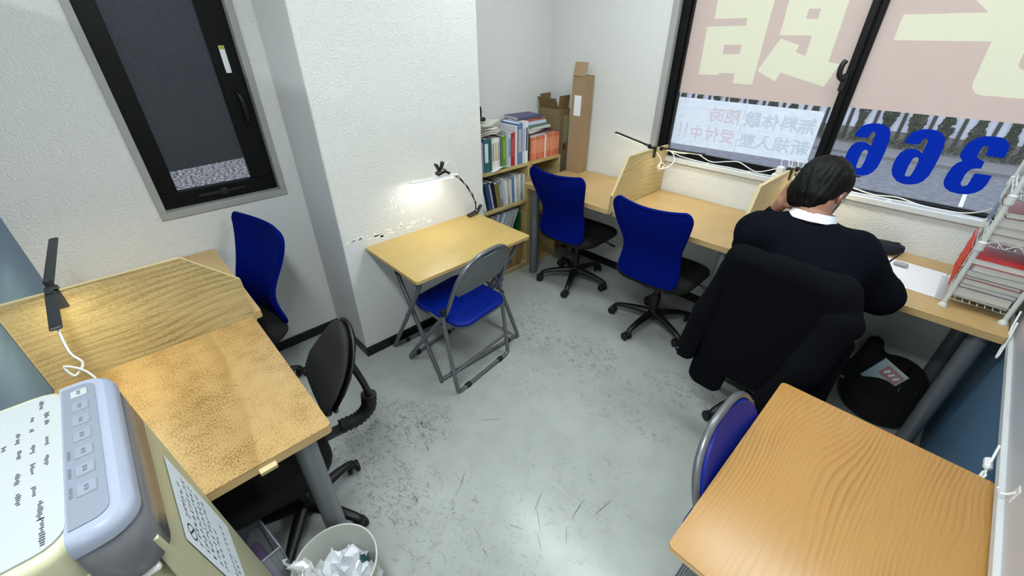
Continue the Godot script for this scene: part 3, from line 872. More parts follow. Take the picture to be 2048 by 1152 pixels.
func outside():
	var b := Builder.new()
	b.span(Vector3(5.0, -3.3, -45), Vector3(23.5, -3.0, 25), 0)
	var asphalt := mat(Color(0.36, 0.36, 0.375), 0.9)
	var n := NoiseTexture2D.new()
	var img := Image.create(128, 128, true, Image.FORMAT_RGB8)
	var nn := noise(5, 0.09, 4)
	for y in 128:
		for x in 128:
			var k := nn.get_noise_2d(x, y) * 0.10
			img.set_pixel(x, y, Color(0.42 + k, 0.42 + k, 0.435 + k))
	img.generate_mipmaps()
	asphalt.albedo_color = Color.WHITE
	asphalt.albedo_texture = ImageTexture.create_from_image(img)
	asphalt.uv1_scale = Vector3(0.3, 0.3, 1)
	var o := obj("street", b, asphalt)
	o.set_meta("kind", "structure")
	o.set_meta("label", "grey asphalt street outside the window")
	b = Builder.new()
	b.span(Vector3(16.5, -3.0, 0.54), Vector3(21.5, -2.985, 0.64), 0)
	o = obj("road_marking", b, mat(Color(0.85, 0.86, 0.88), 0.8))
	tag(o, "white line painted on the street below the numerals", "road marking")
	b = Builder.new()
	b.span(Vector3(23.5, -3.3, -45), Vector3(26.5, -2.86, 25), 0.03)
	o = obj("pavement", b, mat(Color(0.46, 0.45, 0.44), 0.9))
	o.set_meta("kind", "structure")
	o.set_meta("label", "raised pavement beyond the street")
	# rough stone kerb bed in front of the fence
	var rng := RandomNumberGenerator.new()
	rng.seed = 9
	# fence: posts, white panels, ivy columns between them
	var fx := 26.4
	var white := mat(Color(0.95, 0.96, 0.99), 0.6)
	var base := mat(Color(0.55, 0.54, 0.50), 0.8)
	var post := mat(Color(0.22, 0.21, 0.20), 0.7)
	var zs := []
	for k in 26: zs.append(-17.2 + k * 0.99)
	var f := thing("fence", "white panelled fence on dark posts along the far side of the street", "fence", Vector3(fx, -2.86, 0))
	for k in zs.size():
		b = Builder.new()
		b.span(Vector3(-0.06, 0.0, zs[k] - 0.06), Vector3(0.06, 2.3, zs[k] + 0.06), 0.01)
		obj("post", b, post, f)
		if k + 1 < zs.size():
			b = Builder.new()
			b.span(Vector3(0.03, 0.52, zs[k] + 0.06), Vector3(0.06, 2.25, zs[k + 1] - 0.06), 0.01)
			obj("panel", b, white, f)
			b = Builder.new()
			b.span(Vector3(0.03, 0.0, zs[k] + 0.06), Vector3(0.07, 0.49, zs[k + 1] - 0.06), 0.01)
			obj("base_panel", b, base, f)
	var ivy_mats := [mat(Color(0.20, 0.23, 0.15), 0.85), mat(Color(0.26, 0.27, 0.19), 0.85)]
	for k in zs.size() - 1:
		b = Builder.new()
		var wide := rng.randf_range(0.22, 0.29)
		var zc: float = zs[k] + 0.5
		for q in 560:
			var y := rng.randf_range(0.05, 2.5)
			var zz := zc + rng.randf_range(-1, 1) * wide * (0.75 + 0.25 * sin(y * 5.0 + k))
			var p := Vector3(fx - 0.12 - rng.randf() * 0.12, -2.86 + y, zz)
			var d := Vector3(rng.randf_range(-1, -0.2), rng.randf_range(-0.6, 1), rng.randf_range(-1, 1)).normalized()
			var s := d.cross(Vector3(0.3, 1, 0.2)).normalized() * 0.06
			var u := s.cross(d).normalized() * 0.085
			b.quad(p - s, p - u, p + s, p + u)
		o = obj("ivy", b, ivy_mats[k % 2])
		tag(o, "column of dark ivy climbing between two fence posts across the street", "ivy", "ivy columns along the fence")
	# low planting along the foot of the fence
	b = Builder.new()
	for q in 2600:
		var p := Vector3(rng.randf_range(25.2, 26.0), rng.randf_range(-2.86, -2.45), rng.randf_range(-16, 8))
		var d := Vector3(rng.randf_range(-1, 1), rng.randf_range(0.1, 1), rng.randf_range(-1, 1)).normalized()
		var s := d.cross(Vector3(0.3, 0.2, 1)).normalized() * 0.06
		b.quad(p - s, p - d * 0.07, p + s, p + d * 0.07)
	o = obj("ground_cover", b, mat(Color(0.33, 0.34, 0.25), 0.9))
	tag(o, "low straggling plants at the foot of the fence", "plants")
	o.set_meta("kind", "stuff")
	# bare winter shrubs behind the fence, seen above the notice
	var bark := mat(Color(0.30, 0.28, 0.25), 0.9)
	for k in 9:
		b = Builder.new()
		var zc := -15.9 + k * 1.75
		for q in 60:
			var foot := Vector3(27.2 + rng.randf() * 0.6, -2.86, zc + rng.randf_range(-0.42, 0.42))
			var tip := foot + Vector3(rng.randf_range(-0.5, 0.5), rng.randf_range(2.6, 4.2), rng.randf_range(-0.42, 0.42))
			b.tube([foot, foot.lerp(tip, 0.5) + Vector3(0, 0.2, 0), tip], [0.03, 0.022, 0.01], 4)
		o = obj("bare_shrub", b, bark)
		tag(o, "leafless shrub with upright twigs behind the fence", "shrub", "bare shrubs behind the fence")
	# house wall and low ledge close behind the narrow window
	b = Builder.new()
	b.span(Vector3(-1.8, -3.0, -4.4), Vector3(2.6, 2.45, -4.2), 0.01)
	o = obj("neighbouring_wall", b, mat(Color(0.17, 0.185, 0.195), 0.85))
	o.set_meta("kind", "structure")
	o.set_meta("label", "dark wall of the next house behind the narrow window")
	b = Builder.new()
	b.span(Vector3(-0.7, -3.0, -0.45), Vector3(0.9, 0.865, 0.28), 0.02)
	# pale gravel on the flat roof
	var stones := Image.create(256, 256, true, Image.FORMAT_RGB8)
	var sn := noise(29, 0.11, 3)
	for y in 256:
		for x in 256:
			var k := clampf(0.50 + 0.75 * sn.get_noise_2d(x, y), 0.14, 0.85)
			stones.set_pixel(x, y, Color(k, k * 0.965, k * 0.945))
	stones.generate_mipmaps()
	var gravel := mat(Color.WHITE, 0.8)
	gravel.albedo_texture = ImageTexture.create_from_image(stones)
	gravel.uv1_scale = Vector3(1.6, 1.6, 1)
	o = obj("flat_roof", b, gravel)
	o.position = Vector3(0.45, 0, -2.95)
	o.rotation.y = 0.16
	tag(o, "pale flat roof seen through the foot of the narrow window", "roof")

# ---------------------------------------------------------------- desks
# desk along a wall: top slab, four round legs; the top's footprint is x0..x1, z0..z1
func study_desk(x0: float, x1: float, z0: float, z1: float, top_mat: Material, label: String, edge_mat: Material, front_x: float, legs := [0, 1, 2, 3], corner := 0.012) -> Node3D:
	var c := Vector3((x0 + x1) / 2, 0, (z0 + z1) / 2)
	var t := thing("study_desk", label, "desk", c, 0.0, "study desks along the walls")
	var hy := 0.713
	var w := x1 - x0
	var d := z1 - z0
	var b := Builder.new()
	b.prism(round_rect(w, d, corner, 3), 0.004, Transform3D(Basis(Vector3.RIGHT, Vector3(0, 0, -1), Vector3.UP), Vector3(0, hy - 0.004, 0)))
	obj("desk_top", b, top_mat, t)
	b = Builder.new()
	b.prism(round_rect(w, d, corner, 3), 0.024, Transform3D(Basis(Vector3.RIGHT, Vector3(0, 0, -1), Vector3.UP), Vector3(0, hy - 0.028, 0)))
	obj("edge_band", b, edge_mat, t)
	var s := signf(front_x - c.x)
	var inset := [[s * (w / 2 - 0.07), -d / 2 + 0.05], [s * (w / 2 - 0.07), d / 2 - 0.05], [-s * (w / 2 - 0.07), -d / 2 + 0.05], [-s * (w / 2 - 0.07), d / 2 - 0.05]]
	for k in legs:
		b = Builder.new()
		b.lathe([Vector2(0, 0), Vector2(0.026, 0), Vector2(0.03, 0.006), Vector2(0.03, 0.685), Vector2(0, 0.685)], 20, Vector3(inset[k][0], 0, inset[k][1]))
		obj("leg", b, mats.leg_silver, t)
	b = Builder.new()
	b.span(Vector3(-s * (w / 2 - 0.04) - 0.012, 0.60, -d / 2 + 0.08), Vector3(-s * (w / 2 - 0.04) + 0.012, 0.684, d / 2 - 0.08), 0.002)
	b.span(Vector3(-w / 2 + 0.07, 0.655, -d / 2 + 0.04), Vector3(w / 2 - 0.07, 0.684, -d / 2 + 0.06), 0.002)
	b.span(Vector3(-w / 2 + 0.07, 0.655, d / 2 - 0.06), Vector3(w / 2 - 0.07, 0.684, d / 2 - 0.04), 0.002)
	obj("apron", b, mats.tube_dark, t)
	return t

func divider(poly: Array, z: float, thick: float, m: Material, label: String, edge: Material) -> Node3D:
	var t := thing("desk_divider", label, "divider", Vector3(poly[0], poly[1], z), 0.0, "wooden desk dividers")
	var p := v2(poly)
	for k in p.size(): p[k] -= Vector2(poly[0], poly[1])
	var b := Builder.new()
	b.prism(p, thick - 0.002, Transform3D(Basis.IDENTITY, Vector3(0, 0, 0.001)), false)
	obj("board", b, m, t)
	# lipping along the free edges
	b = Builder.new()
	for k in p.size() - 1:
		var a := p[k]
		var e := p[k + 1]
		var d := (e - a).normalized()
		var o := Vector2(-d.y, d.x) * 0.0012
		if o.dot((a + e) / 2 - p[p.size() - 1]) < 0 : o = -o
		var q := PackedVector2Array([a, e, e + o, a + o])
		b.prism(q, thick, Transform3D.IDENTITY, false)
	obj("edge_lipping", b, edge, t)
	return t

func folding_desk(at: Vector3, turn: float, m: Material, label: String):
	var t := thing("folding_desk", label, "desk", at, turn, "small folding desks")
	var hy := 0.665
	var b := Builder.new()
	var flat := Basis(Vector3.RIGHT, Vector3(0, 0, -1), Vector3.UP)
	b.prism(round_rect(0.722, 0.489, 0.014, 3), 0.005, Transform3D(flat, Vector3(0, hy - 0.005, 0)))
	obj("desk_top", b, m, t)
	b = Builder.new()
	b.prism(round_rect(0.722, 0.489, 0.014, 3), 0.011, Transform3D(flat, Vector3(0, hy - 0.016, 0)))
	obj("edge_band", b, mats.desk_edge, t)
	b = Builder.new()
	b.prism(round_rect(0.712, 0.479, 0.012, 3), 0.004, Transform3D(flat, Vector3(0, hy - 0.020, 0)))
	b.span(Vector3(-0.31, hy - 0.045, -0.20), Vector3(-0.28, hy - 0.020, 0.20), 0.002)
	b.span(Vector3(0.28, hy - 0.045, -0.20), Vector3(0.31, hy - 0.020, 0.20), 0.002)
	obj("underframe", b, mats.tube_dark, t)
	# crossed U-shaped legs
	var r := 0.0115
	for f in [[0.315, [[0.635, 0.10], [0.60, 0.16], [0.55, 0.155], [0.06, -0.175], [0.0115, -0.205]]], [0.285, [[0.60, -0.10], [0.5, -0.055], [0.06, 0.205], [0.0115, 0.225]]]]:
		var x: float = f[0]
		var side := []
		for q in f[1]: side.append(Vector3(-x, q[0], q[1]))
		var path := curve(side, 4)
		var foot: Vector3 = side[side.size() - 1]
		path[path.size() - 1] = Vector3(-x + 0.02, foot.y, foot.z)
		path.append(Vector3(-x + 0.05, foot.y, foot.z))
		var other := []
		for k in path.size():
			var p: Vector3 = path[path.size() - 1 - k]
			other.append(Vector3(-p.x, p.y, p.z))
		b = Builder.new()
		b.tube(path + other, r, 10)
		obj("leg_frame", b, mats.tube_silver, t)
		for s in [-1, 1]:
			b = Builder.new()
			b.tube([Vector3(s * (x - 0.07), foot.y, foot.z), Vector3(s * (x - 0.095), foot.y, foot.z)], 0.0155, 10)
			obj("rubber_pad", b, mats.black_rubber, t)
	for s in [-1, 1]:
		b = Builder.new()
		b.tube([Vector3(s * 0.28, 0.36, 0.022), Vector3(s * 0.325, 0.36, 0.022)], 0.006, 8)
		obj("pivot_bolt", b, mats.tube_silver, t)
		b = Builder.new()
		b.tube([Vector3(s * 0.285, 0.60, -0.10), Vector3(s * 0.283, 0.545, -0.078)], 0.0135, 10)
		obj("end_cap", b, mats.charcoal_plastic, t)
	return t

func furniture():
	study_desk(2.022, 2.594, -2.017, -1.312, mats.desk, "light wooden study desk in the corner next to the tall cardboard box", mats.desk_edge, 2.0, [0, 2])
	study_desk(2.022, 2.594, -1.290, -0.585, mats.desk, "light wooden study desk between the two window dividers", mats.desk_edge, 2.0, [1, 3], 0.03)
	study_desk(2.022, 2.594, -0.558, 0.354, mats.desk, "light wooden study desk the student works at below the window", mats.desk_edge, 2.0)
	divider([2.020, 0.690, 2.028, 0.800, 2.148, 1.005, 2.590, 1.000, 2.590, 0.690], -1.309, 0.016, mats.divider_pale, "pale wooden divider with cut corner beside the middle window desk", mats.board_edge)
	divider([2.002, 0.690, 2.004, 0.815, 2.082, 1.018, 2.590, 1.008, 2.590, 0.690], -0.580, 0.016, mats.divider_pale, "pale wooden divider with cut corner left of the student", mats.board_edge)
	var d := study_desk(LEFT_X + 0.002, 0.172, -1.583, -0.893, mats.desk_left, "worn speckled wooden desk behind the air purifier", mats.desk_edge, 0.3)
	# torn edge tape on the near end of that desk
	var strip := Builder.new()
	for s in [[0.085, 0.125, 0.690, 0.010]]:
		strip.box(Vector3((s[0] + s[1]) / 2, s[2], 0.345 + s[3] / 2), Vector3(s[1] - s[0], 0.016, 0.004 + s[3]), 0.001, Basis(Vector3.RIGHT, 0.3))
	obj("peeling_edge_tape", strip, mats.board_edge, d, "torn pale edge tape")
	study_desk(LEFT_X + 0.002, 0.205, -2.326, -1.603, mats.desk, "wooden desk mostly hidden behind the large divider under the narrow window", mats.desk_edge, 0.3)
	divider([0.178, 0.690, 0.176, 0.868, 0.043, 1.000, LEFT_X + 0.001, 1.000, LEFT_X + 0.001, 0.690], -1.601, 0.016, mats.divider, "large oak divider with cut corner lit by a slim lamp beside the blue partition", mats.board_edge)
	folding_desk(Vector3(1.145, 0, -1.690), 0.0, mats.folding_top, "small folding desk with silver legs against the white pillar")
	folding_desk(Vector3(0.937, 0, 0.129), PI, mats.folding_top_b, "small orange-brown folding desk in the right foreground")

# ---------------------------------------------------------------- chairs
func caster(parent: Node, at: Vector3, swivel: float):
	var t := Basis(Vector3.UP, swivel)
	var b := Builder.new()
	b.lathe([Vector2(0, 0.062), Vector2(0.010, 0.062), Vector2(0.010, 0.040), Vector2(0, 0.040)], 8, at)
	b.box(at + t * Vector3(0.012, 0.040, 0), Vector3(0.040, 0.018, 0.016), 0.005, t)
	var c := obj("caster", b, mats.black_plastic, parent)
	for s in [-1, 1]:
		b = Builder.new()
		b.lathe([Vector2(0, 0), Vector2(0.020, 0), Vector2(0.025, 0.004), Vector2(0.025, 0.014), Vector2(0.020, 0.018), Vector2(0, 0.018)], 16, at + t * Vector3(0.014, 0.0252, s * 0.017 - 0.009), t * Basis(Vector3.RIGHT, PI / 2).inverse() * Basis(Vector3.RIGHT, PI))
		obj("wheel", b, mats.black_rubber, c)

# five-star base, gas lift and seat, facing local +x
func office_base(t: Node, offset_deg: float, seat_y: float, seat_shift := 0.0, reach := 0.95, seat_size := 1.0):
	var b := Builder.new()
	b.lathe([Vector2(0, 0.062), Vector2(0.036, 0.062), Vector2(0.042, 0.075), Vector2(0.036, 0.115), Vector2(0.03, 0.13), Vector2(0, 0.13)], 18)
	obj("hub", b, mats.black_plastic, t)
	for k in 5:
		var a := deg_to_rad(offset_deg + k * 72.0)
		var q := Basis(Vector3.UP, -a)
		b = Builder.new()
		var rings := []
		for s in [[0.02, 0.098, 0.026, 0.024], [0.09, 0.099, 0.024, 0.020], [0.17, 0.092, 0.020, 0.016], [0.235, 0.080, 0.017, 0.014], [0.262, 0.070, 0.015, 0.012], [0.272, 0.062, 0.009, 0.007]]:
			var ring := []
			for c in 12:
				var an := TAU * c / 12
				ring.append(q * Vector3(s[0] * reach, s[1] + sin(an) * s[3], cos(an) * s[2]))
			rings.append(ring)
		b.loft(rings)
		obj("base_arm", b, mats.black_plastic, t)
		caster(t, q * Vector3(0.258 * reach, 0, 0), -a + 1.1 + k * 1.7)
	b = Builder.new()
	b.lathe([Vector2(0, 0.10), Vector2(0.026, 0.10), Vector2(0.026, 0.235), Vector2(0.021, 0.235), Vector2(0.021, 0.30), Vector2(0.014, 0.30), Vector2(0.014, seat_y - 0.05), Vector2(0, seat_y - 0.05)], 16)
	obj("gas_lift", b, mats.black_plastic, t)
	b = Builder.new()
	b.box(Vector3(-0.01, seat_y - 0.062, 0), Vector3(0.20, 0.035, 0.16), 0.01)
	obj("tilt_mechanism", b, mats.black_plastic, t)
	# seat cushion
	b = Builder.new()
	var rings := []
	for s in [[-0.045, 0.86], [-0.040, 0.94], [-0.022, 1.0], [0.0, 0.985], [0.010, 0.93], [0.014, 0.80], [0.015, 0.45]]:
		var ring := []
		for p in round_rect(0.45 * s[1] * seat_size, 0.46 * s[1] * seat_size, 0.12 * s[1], 6):
			var drop: float = -0.02 * smoothstep(0.12, 0.23, p.x)
			ring.append(Vector3(p.x + seat_shift, seat_y + s[0] - 0.015 + drop, p.y))
		rings.append(ring)
	b.loft(rings)
	obj("seat", b, mats.black_fabric, t)
	b = Builder.new()
	b.tube(curve([Vector3(0.03, seat_y - 0.06, 0.05), Vector3(0.04, seat_y - 0.065, 0.17), Vector3(0.045, seat_y - 0.075, 0.24)]), 0.005, 6)
	b.box(Vector3(0.047, seat_y - 0.08, 0.255), Vector3(0.02, 0.012, 0.045), 0.005)
	obj("height_lever", b, mats.black_plastic, t)

func mesh_chair(at: Vector3, turn: float, offset: float, label: String) -> Node3D:
	var t := thing("office_chair", label, "chair", at, turn, "swivel chairs")
	office_base(t, offset, 0.445)
	# blue mesh backrest: waisted, hollowed, tilted back
	var b := Builder.new()
	var rows := []
	var nv := 22
	for i in nv + 1:
		var v := float(i) / nv
		# denser rows near the rounded ends
		v = 0.5 - 0.5 * cos(PI * v)
		var w := 0.176 - 0.014 * exp(-pow((v - 0.40) / 0.2, 2.0)) + 0.036 * smoothstep(0.45, 0.97, v)
		if v > 0.91: w -= 0.036 * (1.0 - sqrt(maxf(0.0, 1.0 - pow((v - 0.91) / 0.09, 2.0))))
		if v < 0.12: w -= 0.045 * (1.0 - sqrt(maxf(0.0, 1.0 - pow((0.12 - v) / 0.12, 2.0))))
		var y := 0.425 + v * 0.447
		var x := -0.235 + 0.022 * exp(-pow((v - 0.28) / 0.22, 2.0)) - 0.085 * smoothstep(0.3, 1.0, v)
		var row := []
		for k in 13:
			var u := -1.0 + 2.0 * k / 12.0
			row.append(Vector3(x + 0.032 * u * u * (0.5 + 0.5 * v), y + 0.012 * v * u * u, w * u))
		rows.append(row)
	b.sheet(rows, 0.014)
	var back := obj("backrest", b, mats.blue_mesh, t)
	var rim := []
	for i in nv + 1: rim.append(rows[i][0])
	for k in range(1, 13): rim.append(rows[nv][k])
	for i in range(nv - 1, -1, -1): rim.append(rows[i][12])
	for k in range(11, 0, -1): rim.append(rows[0][k])
	b = Builder.new()
	b.tube(rim, 0.0085, 8, true)
	obj("piping", b, mats.blue_mesh, back)
	b = Builder.new()
	b.tube(curve([Vector3(-0.04, 0.375, 0), Vector3(-0.17, 0.372, 0), Vector3(-0.205, 0.392, 0), Vector3(-0.212, 0.43, 0), Vector3(-0.205, 0.50, 0)]), 0.022, 8, false, 0.35)
	obj("back_bar", b, mats.black_plastic, t)
	return t

func operator_chair(at: Vector3, turn: float, offset: float, label: String):
	var t := thing("office_chair", label, "chair", at, turn, "swivel chairs")
	office_base(t, offset, 0.445, 0.07, 0.86, 0.92)
	# egg-shaped backrest: cushion in front, ribbed shell behind
	for part in 2:
		var b := Builder.new()
		var rings := []
		var n := 14
		for i in n + 1:
			var v := float(i) / n
			v = 0.5 - 0.5 * cos(PI * v)
			var w := 0.150 * pow(sin(PI * pow(clampf(v, 0.002, 0.998), 0.72)), 0.55) * (0.42 + 0.58 * smoothstep(-0.1, 0.55, v))
			var y := 0.480 + 0.340 * v
			var x := -0.195 - 0.10 * smoothstep(0.0, 1.0, v) + (0.028 * exp(-pow((v - 0.3) / 0.25, 2.0)))
			var deep := 0.020 if part == 0 else 0.014
			var ring := []
			for c in 20:
				var an := TAU * c / 20
				var zz := cos(an) * w
				var bowl := 0.035 * pow(zz / 0.16, 2.0)
				ring.append(Vector3(x + bowl + sin(an) * deep * minf(1.0, w / 0.06) + (0.012 if part == 0 else -0.012), y, zz * (1.0 if part == 0 else 1.03)))
			rings.append(ring)
		b.loft(rings)
		if part == 0: obj("backrest", b, mats.charcoal_plastic, t, "charcoal padded backrest")
		else: obj("back_shell", b, mats.black_plastic, t)
	var b := Builder.new()
	b.tube(curve([Vector3(-0.22, 0.378, 0), Vector3(-0.285, 0.392, 0), Vector3(-0.315, 0.44, 0), Vector3(-0.312, 0.52, 0), Vector3(-0.285, 0.64, 0)]), 0.020, 8, false, 0.6)
	obj("back_bar", b, mats.black_plastic, t)
	# accordion sleeve
	b = Builder.new()
	var path := curve([Vector3(-0.195, 0.385, 0), Vector3(-0.26, 0.384, 0), Vector3(-0.305, 0.415, 0), Vector3(-0.317, 0.475, 0)], 8)
	var radii := []
	for k in path.size(): radii.append(0.029 if k % 2 == 0 else 0.024)
	b.tube(path, radii, 10)
	obj("accordion_sleeve", b, mats.black_rubber, t)
	b = Builder.new()
	b.box(Vector3(-0.12, 0.375, 0), Vector3(0.17, 0.012, 0.05), 0.004)
	obj("bar_bracket", b, mats.black_plastic, t)

# tubular folding chair, facing local -z
func folding_chair(at: Vector3, turn: float, label: String, seat_mat: Material):
	var t := thing("folding_chair", label, "chair", at, turn, "blue folding chairs")
	var r := 0.0105
	# back loop that runs down into the front legs and the front foot bar
	var half := [Vector3(0, 0.775, 0.195), Vector3(0.075, 0.768, 0.193), Vector3(0.135, 0.735, 0.183), Vector3(0.172, 0.68, 0.165), Vector3(0.186, 0.60, 0.135), Vector3(0.190, 0.50, 0.095), Vector3(0.190, 0.40, 0.02), Vector3(0.190, 0.10, -0.215), Vector3(0.186, 0.035, -0.262), Vector3(0.160, 0.0115, -0.278), Vector3(0.08, 0.0115, -0.278), Vector3(0, 0.0115, -0.278)]
	var loop := half.duplicate()
	for k in range(half.size() - 2, 0, -1): loop.append(Vector3(-half[k].x, half[k].y, half[k].z))
	var b := Builder.new()
	b.tube(curve(loop, 4, true), r, 10, true)
	obj("back_frame", b, mats.tube_silver, t)
	# rear legs with their foot bar
	var leg := [Vector3(0.208, 0.50, 0.085), Vector3(0.208, 0.40, 0.088), Vector3(0.206, 0.06, 0.13), Vector3(0.196, 0.022, 0.134), Vector3(0.17, 0.0115, 0.136), Vector3(0.08, 0.0115, 0.136)]
	var u := leg.duplicate()
	for k in range(leg.size() - 1, -1, -1): u.append(Vector3(-leg[k].x, leg[k].y, leg[k].z))
	b = Builder.new()
	b.tube(curve(u, 4), r, 10)
	obj("rear_leg_frame", b, mats.tube_silver, t)
	b = Builder.new()
	b.tube([Vector3(-0.2, 0.14, 0.12), Vector3(0.2, 0.14, 0.12)], 0.008, 8)
	obj("stretcher", b, mats.tube_silver, t)
	for s in [-1, 1]:
		b = Builder.new()
		b.lathe([Vector2(0, 0), Vector2(0.014, 0), Vector2(0.0145, 0.025), Vector2(0.012, 0.033), Vector2(0, 0.036)], 12, Vector3(s * 0.208, 0.485, 0.086))
		obj("end_cap", b, mats.black_rubber, t)
		for q in [[0.136, 0.13], [-0.278, 0.12]]:
			b = Builder.new()
			b.tube([Vector3(s * (q[1] - 0.014), 0.0125, q[0]), Vector3(s * (q[1] + 0.014), 0.0125, q[0])], 0.0145, 10)
			obj("rubber_pad", b, mats.black_rubber, t)
		b = Builder.new()
		b.box(Vector3(s * 0.198, 0.435, 0.045), Vector3(0.004, 0.018, 0.15), 0.001, Basis(Vector3.RIGHT, 0.12))
		obj("hinge_bar", b, mats.tube_silver, t)
	# seat: blue vinyl pad on a tray
	for part in 2:
		b = Builder.new()
		var rings := []
		var prof := [[0.0, 0.93], [0.006, 0.985], [0.016, 1.0], [0.024, 0.975], [0.029, 0.90], [0.031, 0.6]] if part == 0 else [[-0.014, 0.93], [-0.012, 0.955], [0.002, 0.965]]
		for s in prof:
			var ring := []
			for p in round_rect(0.365 * s[1], 0.365 * s[1], 0.075 * s[1], 6):
				var narrow: float = 1.0 - 0.07 * smoothstep(-0.19, 0.19, p.y)
				ring.append(Vector3(p.x * narrow * 1.03, 0.415 + s[0] - p.y * 0.06, p.y - 0.012))
			rings.append(ring)
		b.loft(rings)
		if part == 0: obj("seat", b, seat_mat, t)
		else: obj("seat_tray", b, mats.tube_dark, t)
	# backrest: grey shell behind, blue pad in front
	for part in 2:
		b = Builder.new()
		var rows := []
		for i in 9:
			var v := i / 8.0
			var y := 0.575 + 0.185 * v
			var z := 0.127 + 0.065 * v + (0.006 if part == 0 else -0.006)
			var w := 0.178 * sqrt(maxf(0.03, 1.0 - pow(maxf(0.0, (v - 0.3) / 0.78), 2.0))) - (0.03 * pow(1.0 - minf(1.0, v / 0.25), 2.0))
			var row := []
			for k in 11:
				var uu := -1.0 + 2.0 * k / 10.0
				row.append(Vector3(uu * w, y, z + 0.010 * (1 - uu * uu)))
			rows.append(row)
		b.sheet(rows, 0.006 if part == 0 else 0.010)
		if part == 0: obj("back_shell", b, mats.back_grey, t)
		else: obj("backrest", b, mats.blue_vinyl_b, t)
	return t

func chairs():
	mesh_chair(Vector3(2.215, 0, -1.655), 0.04, 12.0, "blue mesh office chair at the corner window desk nearest the bookcase")
	mesh_chair(Vector3(2.140, 0, -0.960), 0.03, 41.0, "blue mesh office chair at the middle window desk")
	mesh_chair(Vector3(0.085, 0, -2.02), PI + 0.2, 24.0 + 168.0, "blue mesh office chair under the narrow window behind the oak divider")
	mesh_chair(Vector3(1.880, 0, -0.255), 0.0, 58.0, "office chair the student sits on, hidden under the dark blazer")
	operator_chair(Vector3(0.060, 0, -1.200), PI - 0.10, 157.0, "black operator chair with padded backrest at the worn left desk")
	folding_chair(Vector3(1.055, 0, -1.49), 0.14, "blue folding chair tucked against the desk by the pillar", mats.blue_vinyl)
	folding_chair(Vector3(0.93, 0, 0.022), PI, "blue folding chair behind the orange-brown desk in the right foreground", mats.blue_vinyl)

# ---------------------------------------------------------------- bookcases, books, cartons
var book_rng := RandomNumberGenerator.new()

# one standing book: cover, page block and a printed band on the spine; x is the left side of its foot
func standing_book(called: String, at: Vector3, thick: float, high: float, deep: float, lean: float, color: Color, label: String, category: String, group: String, band = null) -> Node3D:
	var t := thing(called, label, category, at, 0.0, group)
	t.rotation.z = lean
	var b := Builder.new()
	b.span(Vector3(0, 0, -0.0015), Vector3(thick, high, 0.0), 0.0006)
	b.span(Vector3(0, 0, -deep), Vector3(0.0012, high, -0.001), 0)
	b.span(Vector3(thick - 0.0012, 0, -deep), Vector3(thick, high, -0.001), 0)
	obj("cover", b, mat(color, 0.5), t)
	b = Builder.new()
	b.span(Vector3(0.0012, 0.002, -deep + 0.002), Vector3(thick - 0.0012, high - 0.003, -0.0015), 0)
	obj("pages", b, mats.paper, t)
	if band != null:
		b = Builder.new()
		b.span(Vector3(thick * 0.2, high * 0.30, -0.0002), Vector3(thick * 0.8, high * 0.86, 0.0004), 0)
		obj("spine_print", b, mat(band, 0.6), t)
	return t

func lying_book(called: String, c: Vector3, size: Vector3, turn: float, color: Color, label: String, category: String, group := "", pages := Color(0.86, 0.85, 0.82)) -> Node3D:
	var t := thing(called, label, category, c, turn, group)
	var b := Builder.new()
	var h := size / 2
	b.span(Vector3(-h.x, 0, -h.z), Vector3(h.x, 0.0012, h.z), 0)
	b.span(Vector3(-h.x, size.y - 0.0012, -h.z), Vector3(h.x, size.y, h.z), 0)
	b.span(Vector3(-h.x, 0, h.z - 0.0012), Vector3(h.x, size.y, h.z), 0)
	obj("cover", b, mat(color, 0.45), t)
	b = Builder.new()
	b.span(Vector3(-h.x + 0.002, 0.0012, -h.z + 0.002), Vector3(h.x - 0.002, size.y - 0.0012, h.z - 0.0012), 0.001)
	obj("pages", b, mat(pages, 0.8), t)
	return t

func bookcase(x0: float, x1: float, shelves: Array, label: String):
	var c := (x0 + x1) / 2
	var t := thing("bookcase", label, "bookcase", Vector3(c, 0, -2.195), 0.0, "low cream bookcases")
	var w := (x1 - x0) / 2
	for s in [-1, 1]:
		var b := Builder.new()
		b.box(Vector3(s * (w - 0.009), 0.4035, 0), Vector3(0.018, 0.807, 0.26), 0.001)
		obj("side_panel", b, mats.bookcase, t)
	var b := Builder.new()
	b.box(Vector3(0, 0.816, 0), Vector3(w * 2, 0.018, 0.262), 0.001)
	obj("top_board", b, mats.bookcase, t)
	for y in shelves:
		b = Builder.new()
		b.box(Vector3(0, y - 0.009, 0.0), Vector3(w * 2 - 0.036, 0.018, 0.255), 0.001)
		obj("shelf", b, mats.bookcase, t)
	b = Builder.new()
	b.box(Vector3(0, 0.41, -0.126), Vector3(w * 2 - 0.036, 0.78, 0.005), 0)
	obj("back_panel", b, mats.bookcase, t)
	b = Builder.new()
	b.box(Vector3(0, 0.015, 0.118), Vector3(w * 2 - 0.036, 0.03, 0.014), 0.001)
	obj("plinth", b, mats.bookcase, t)

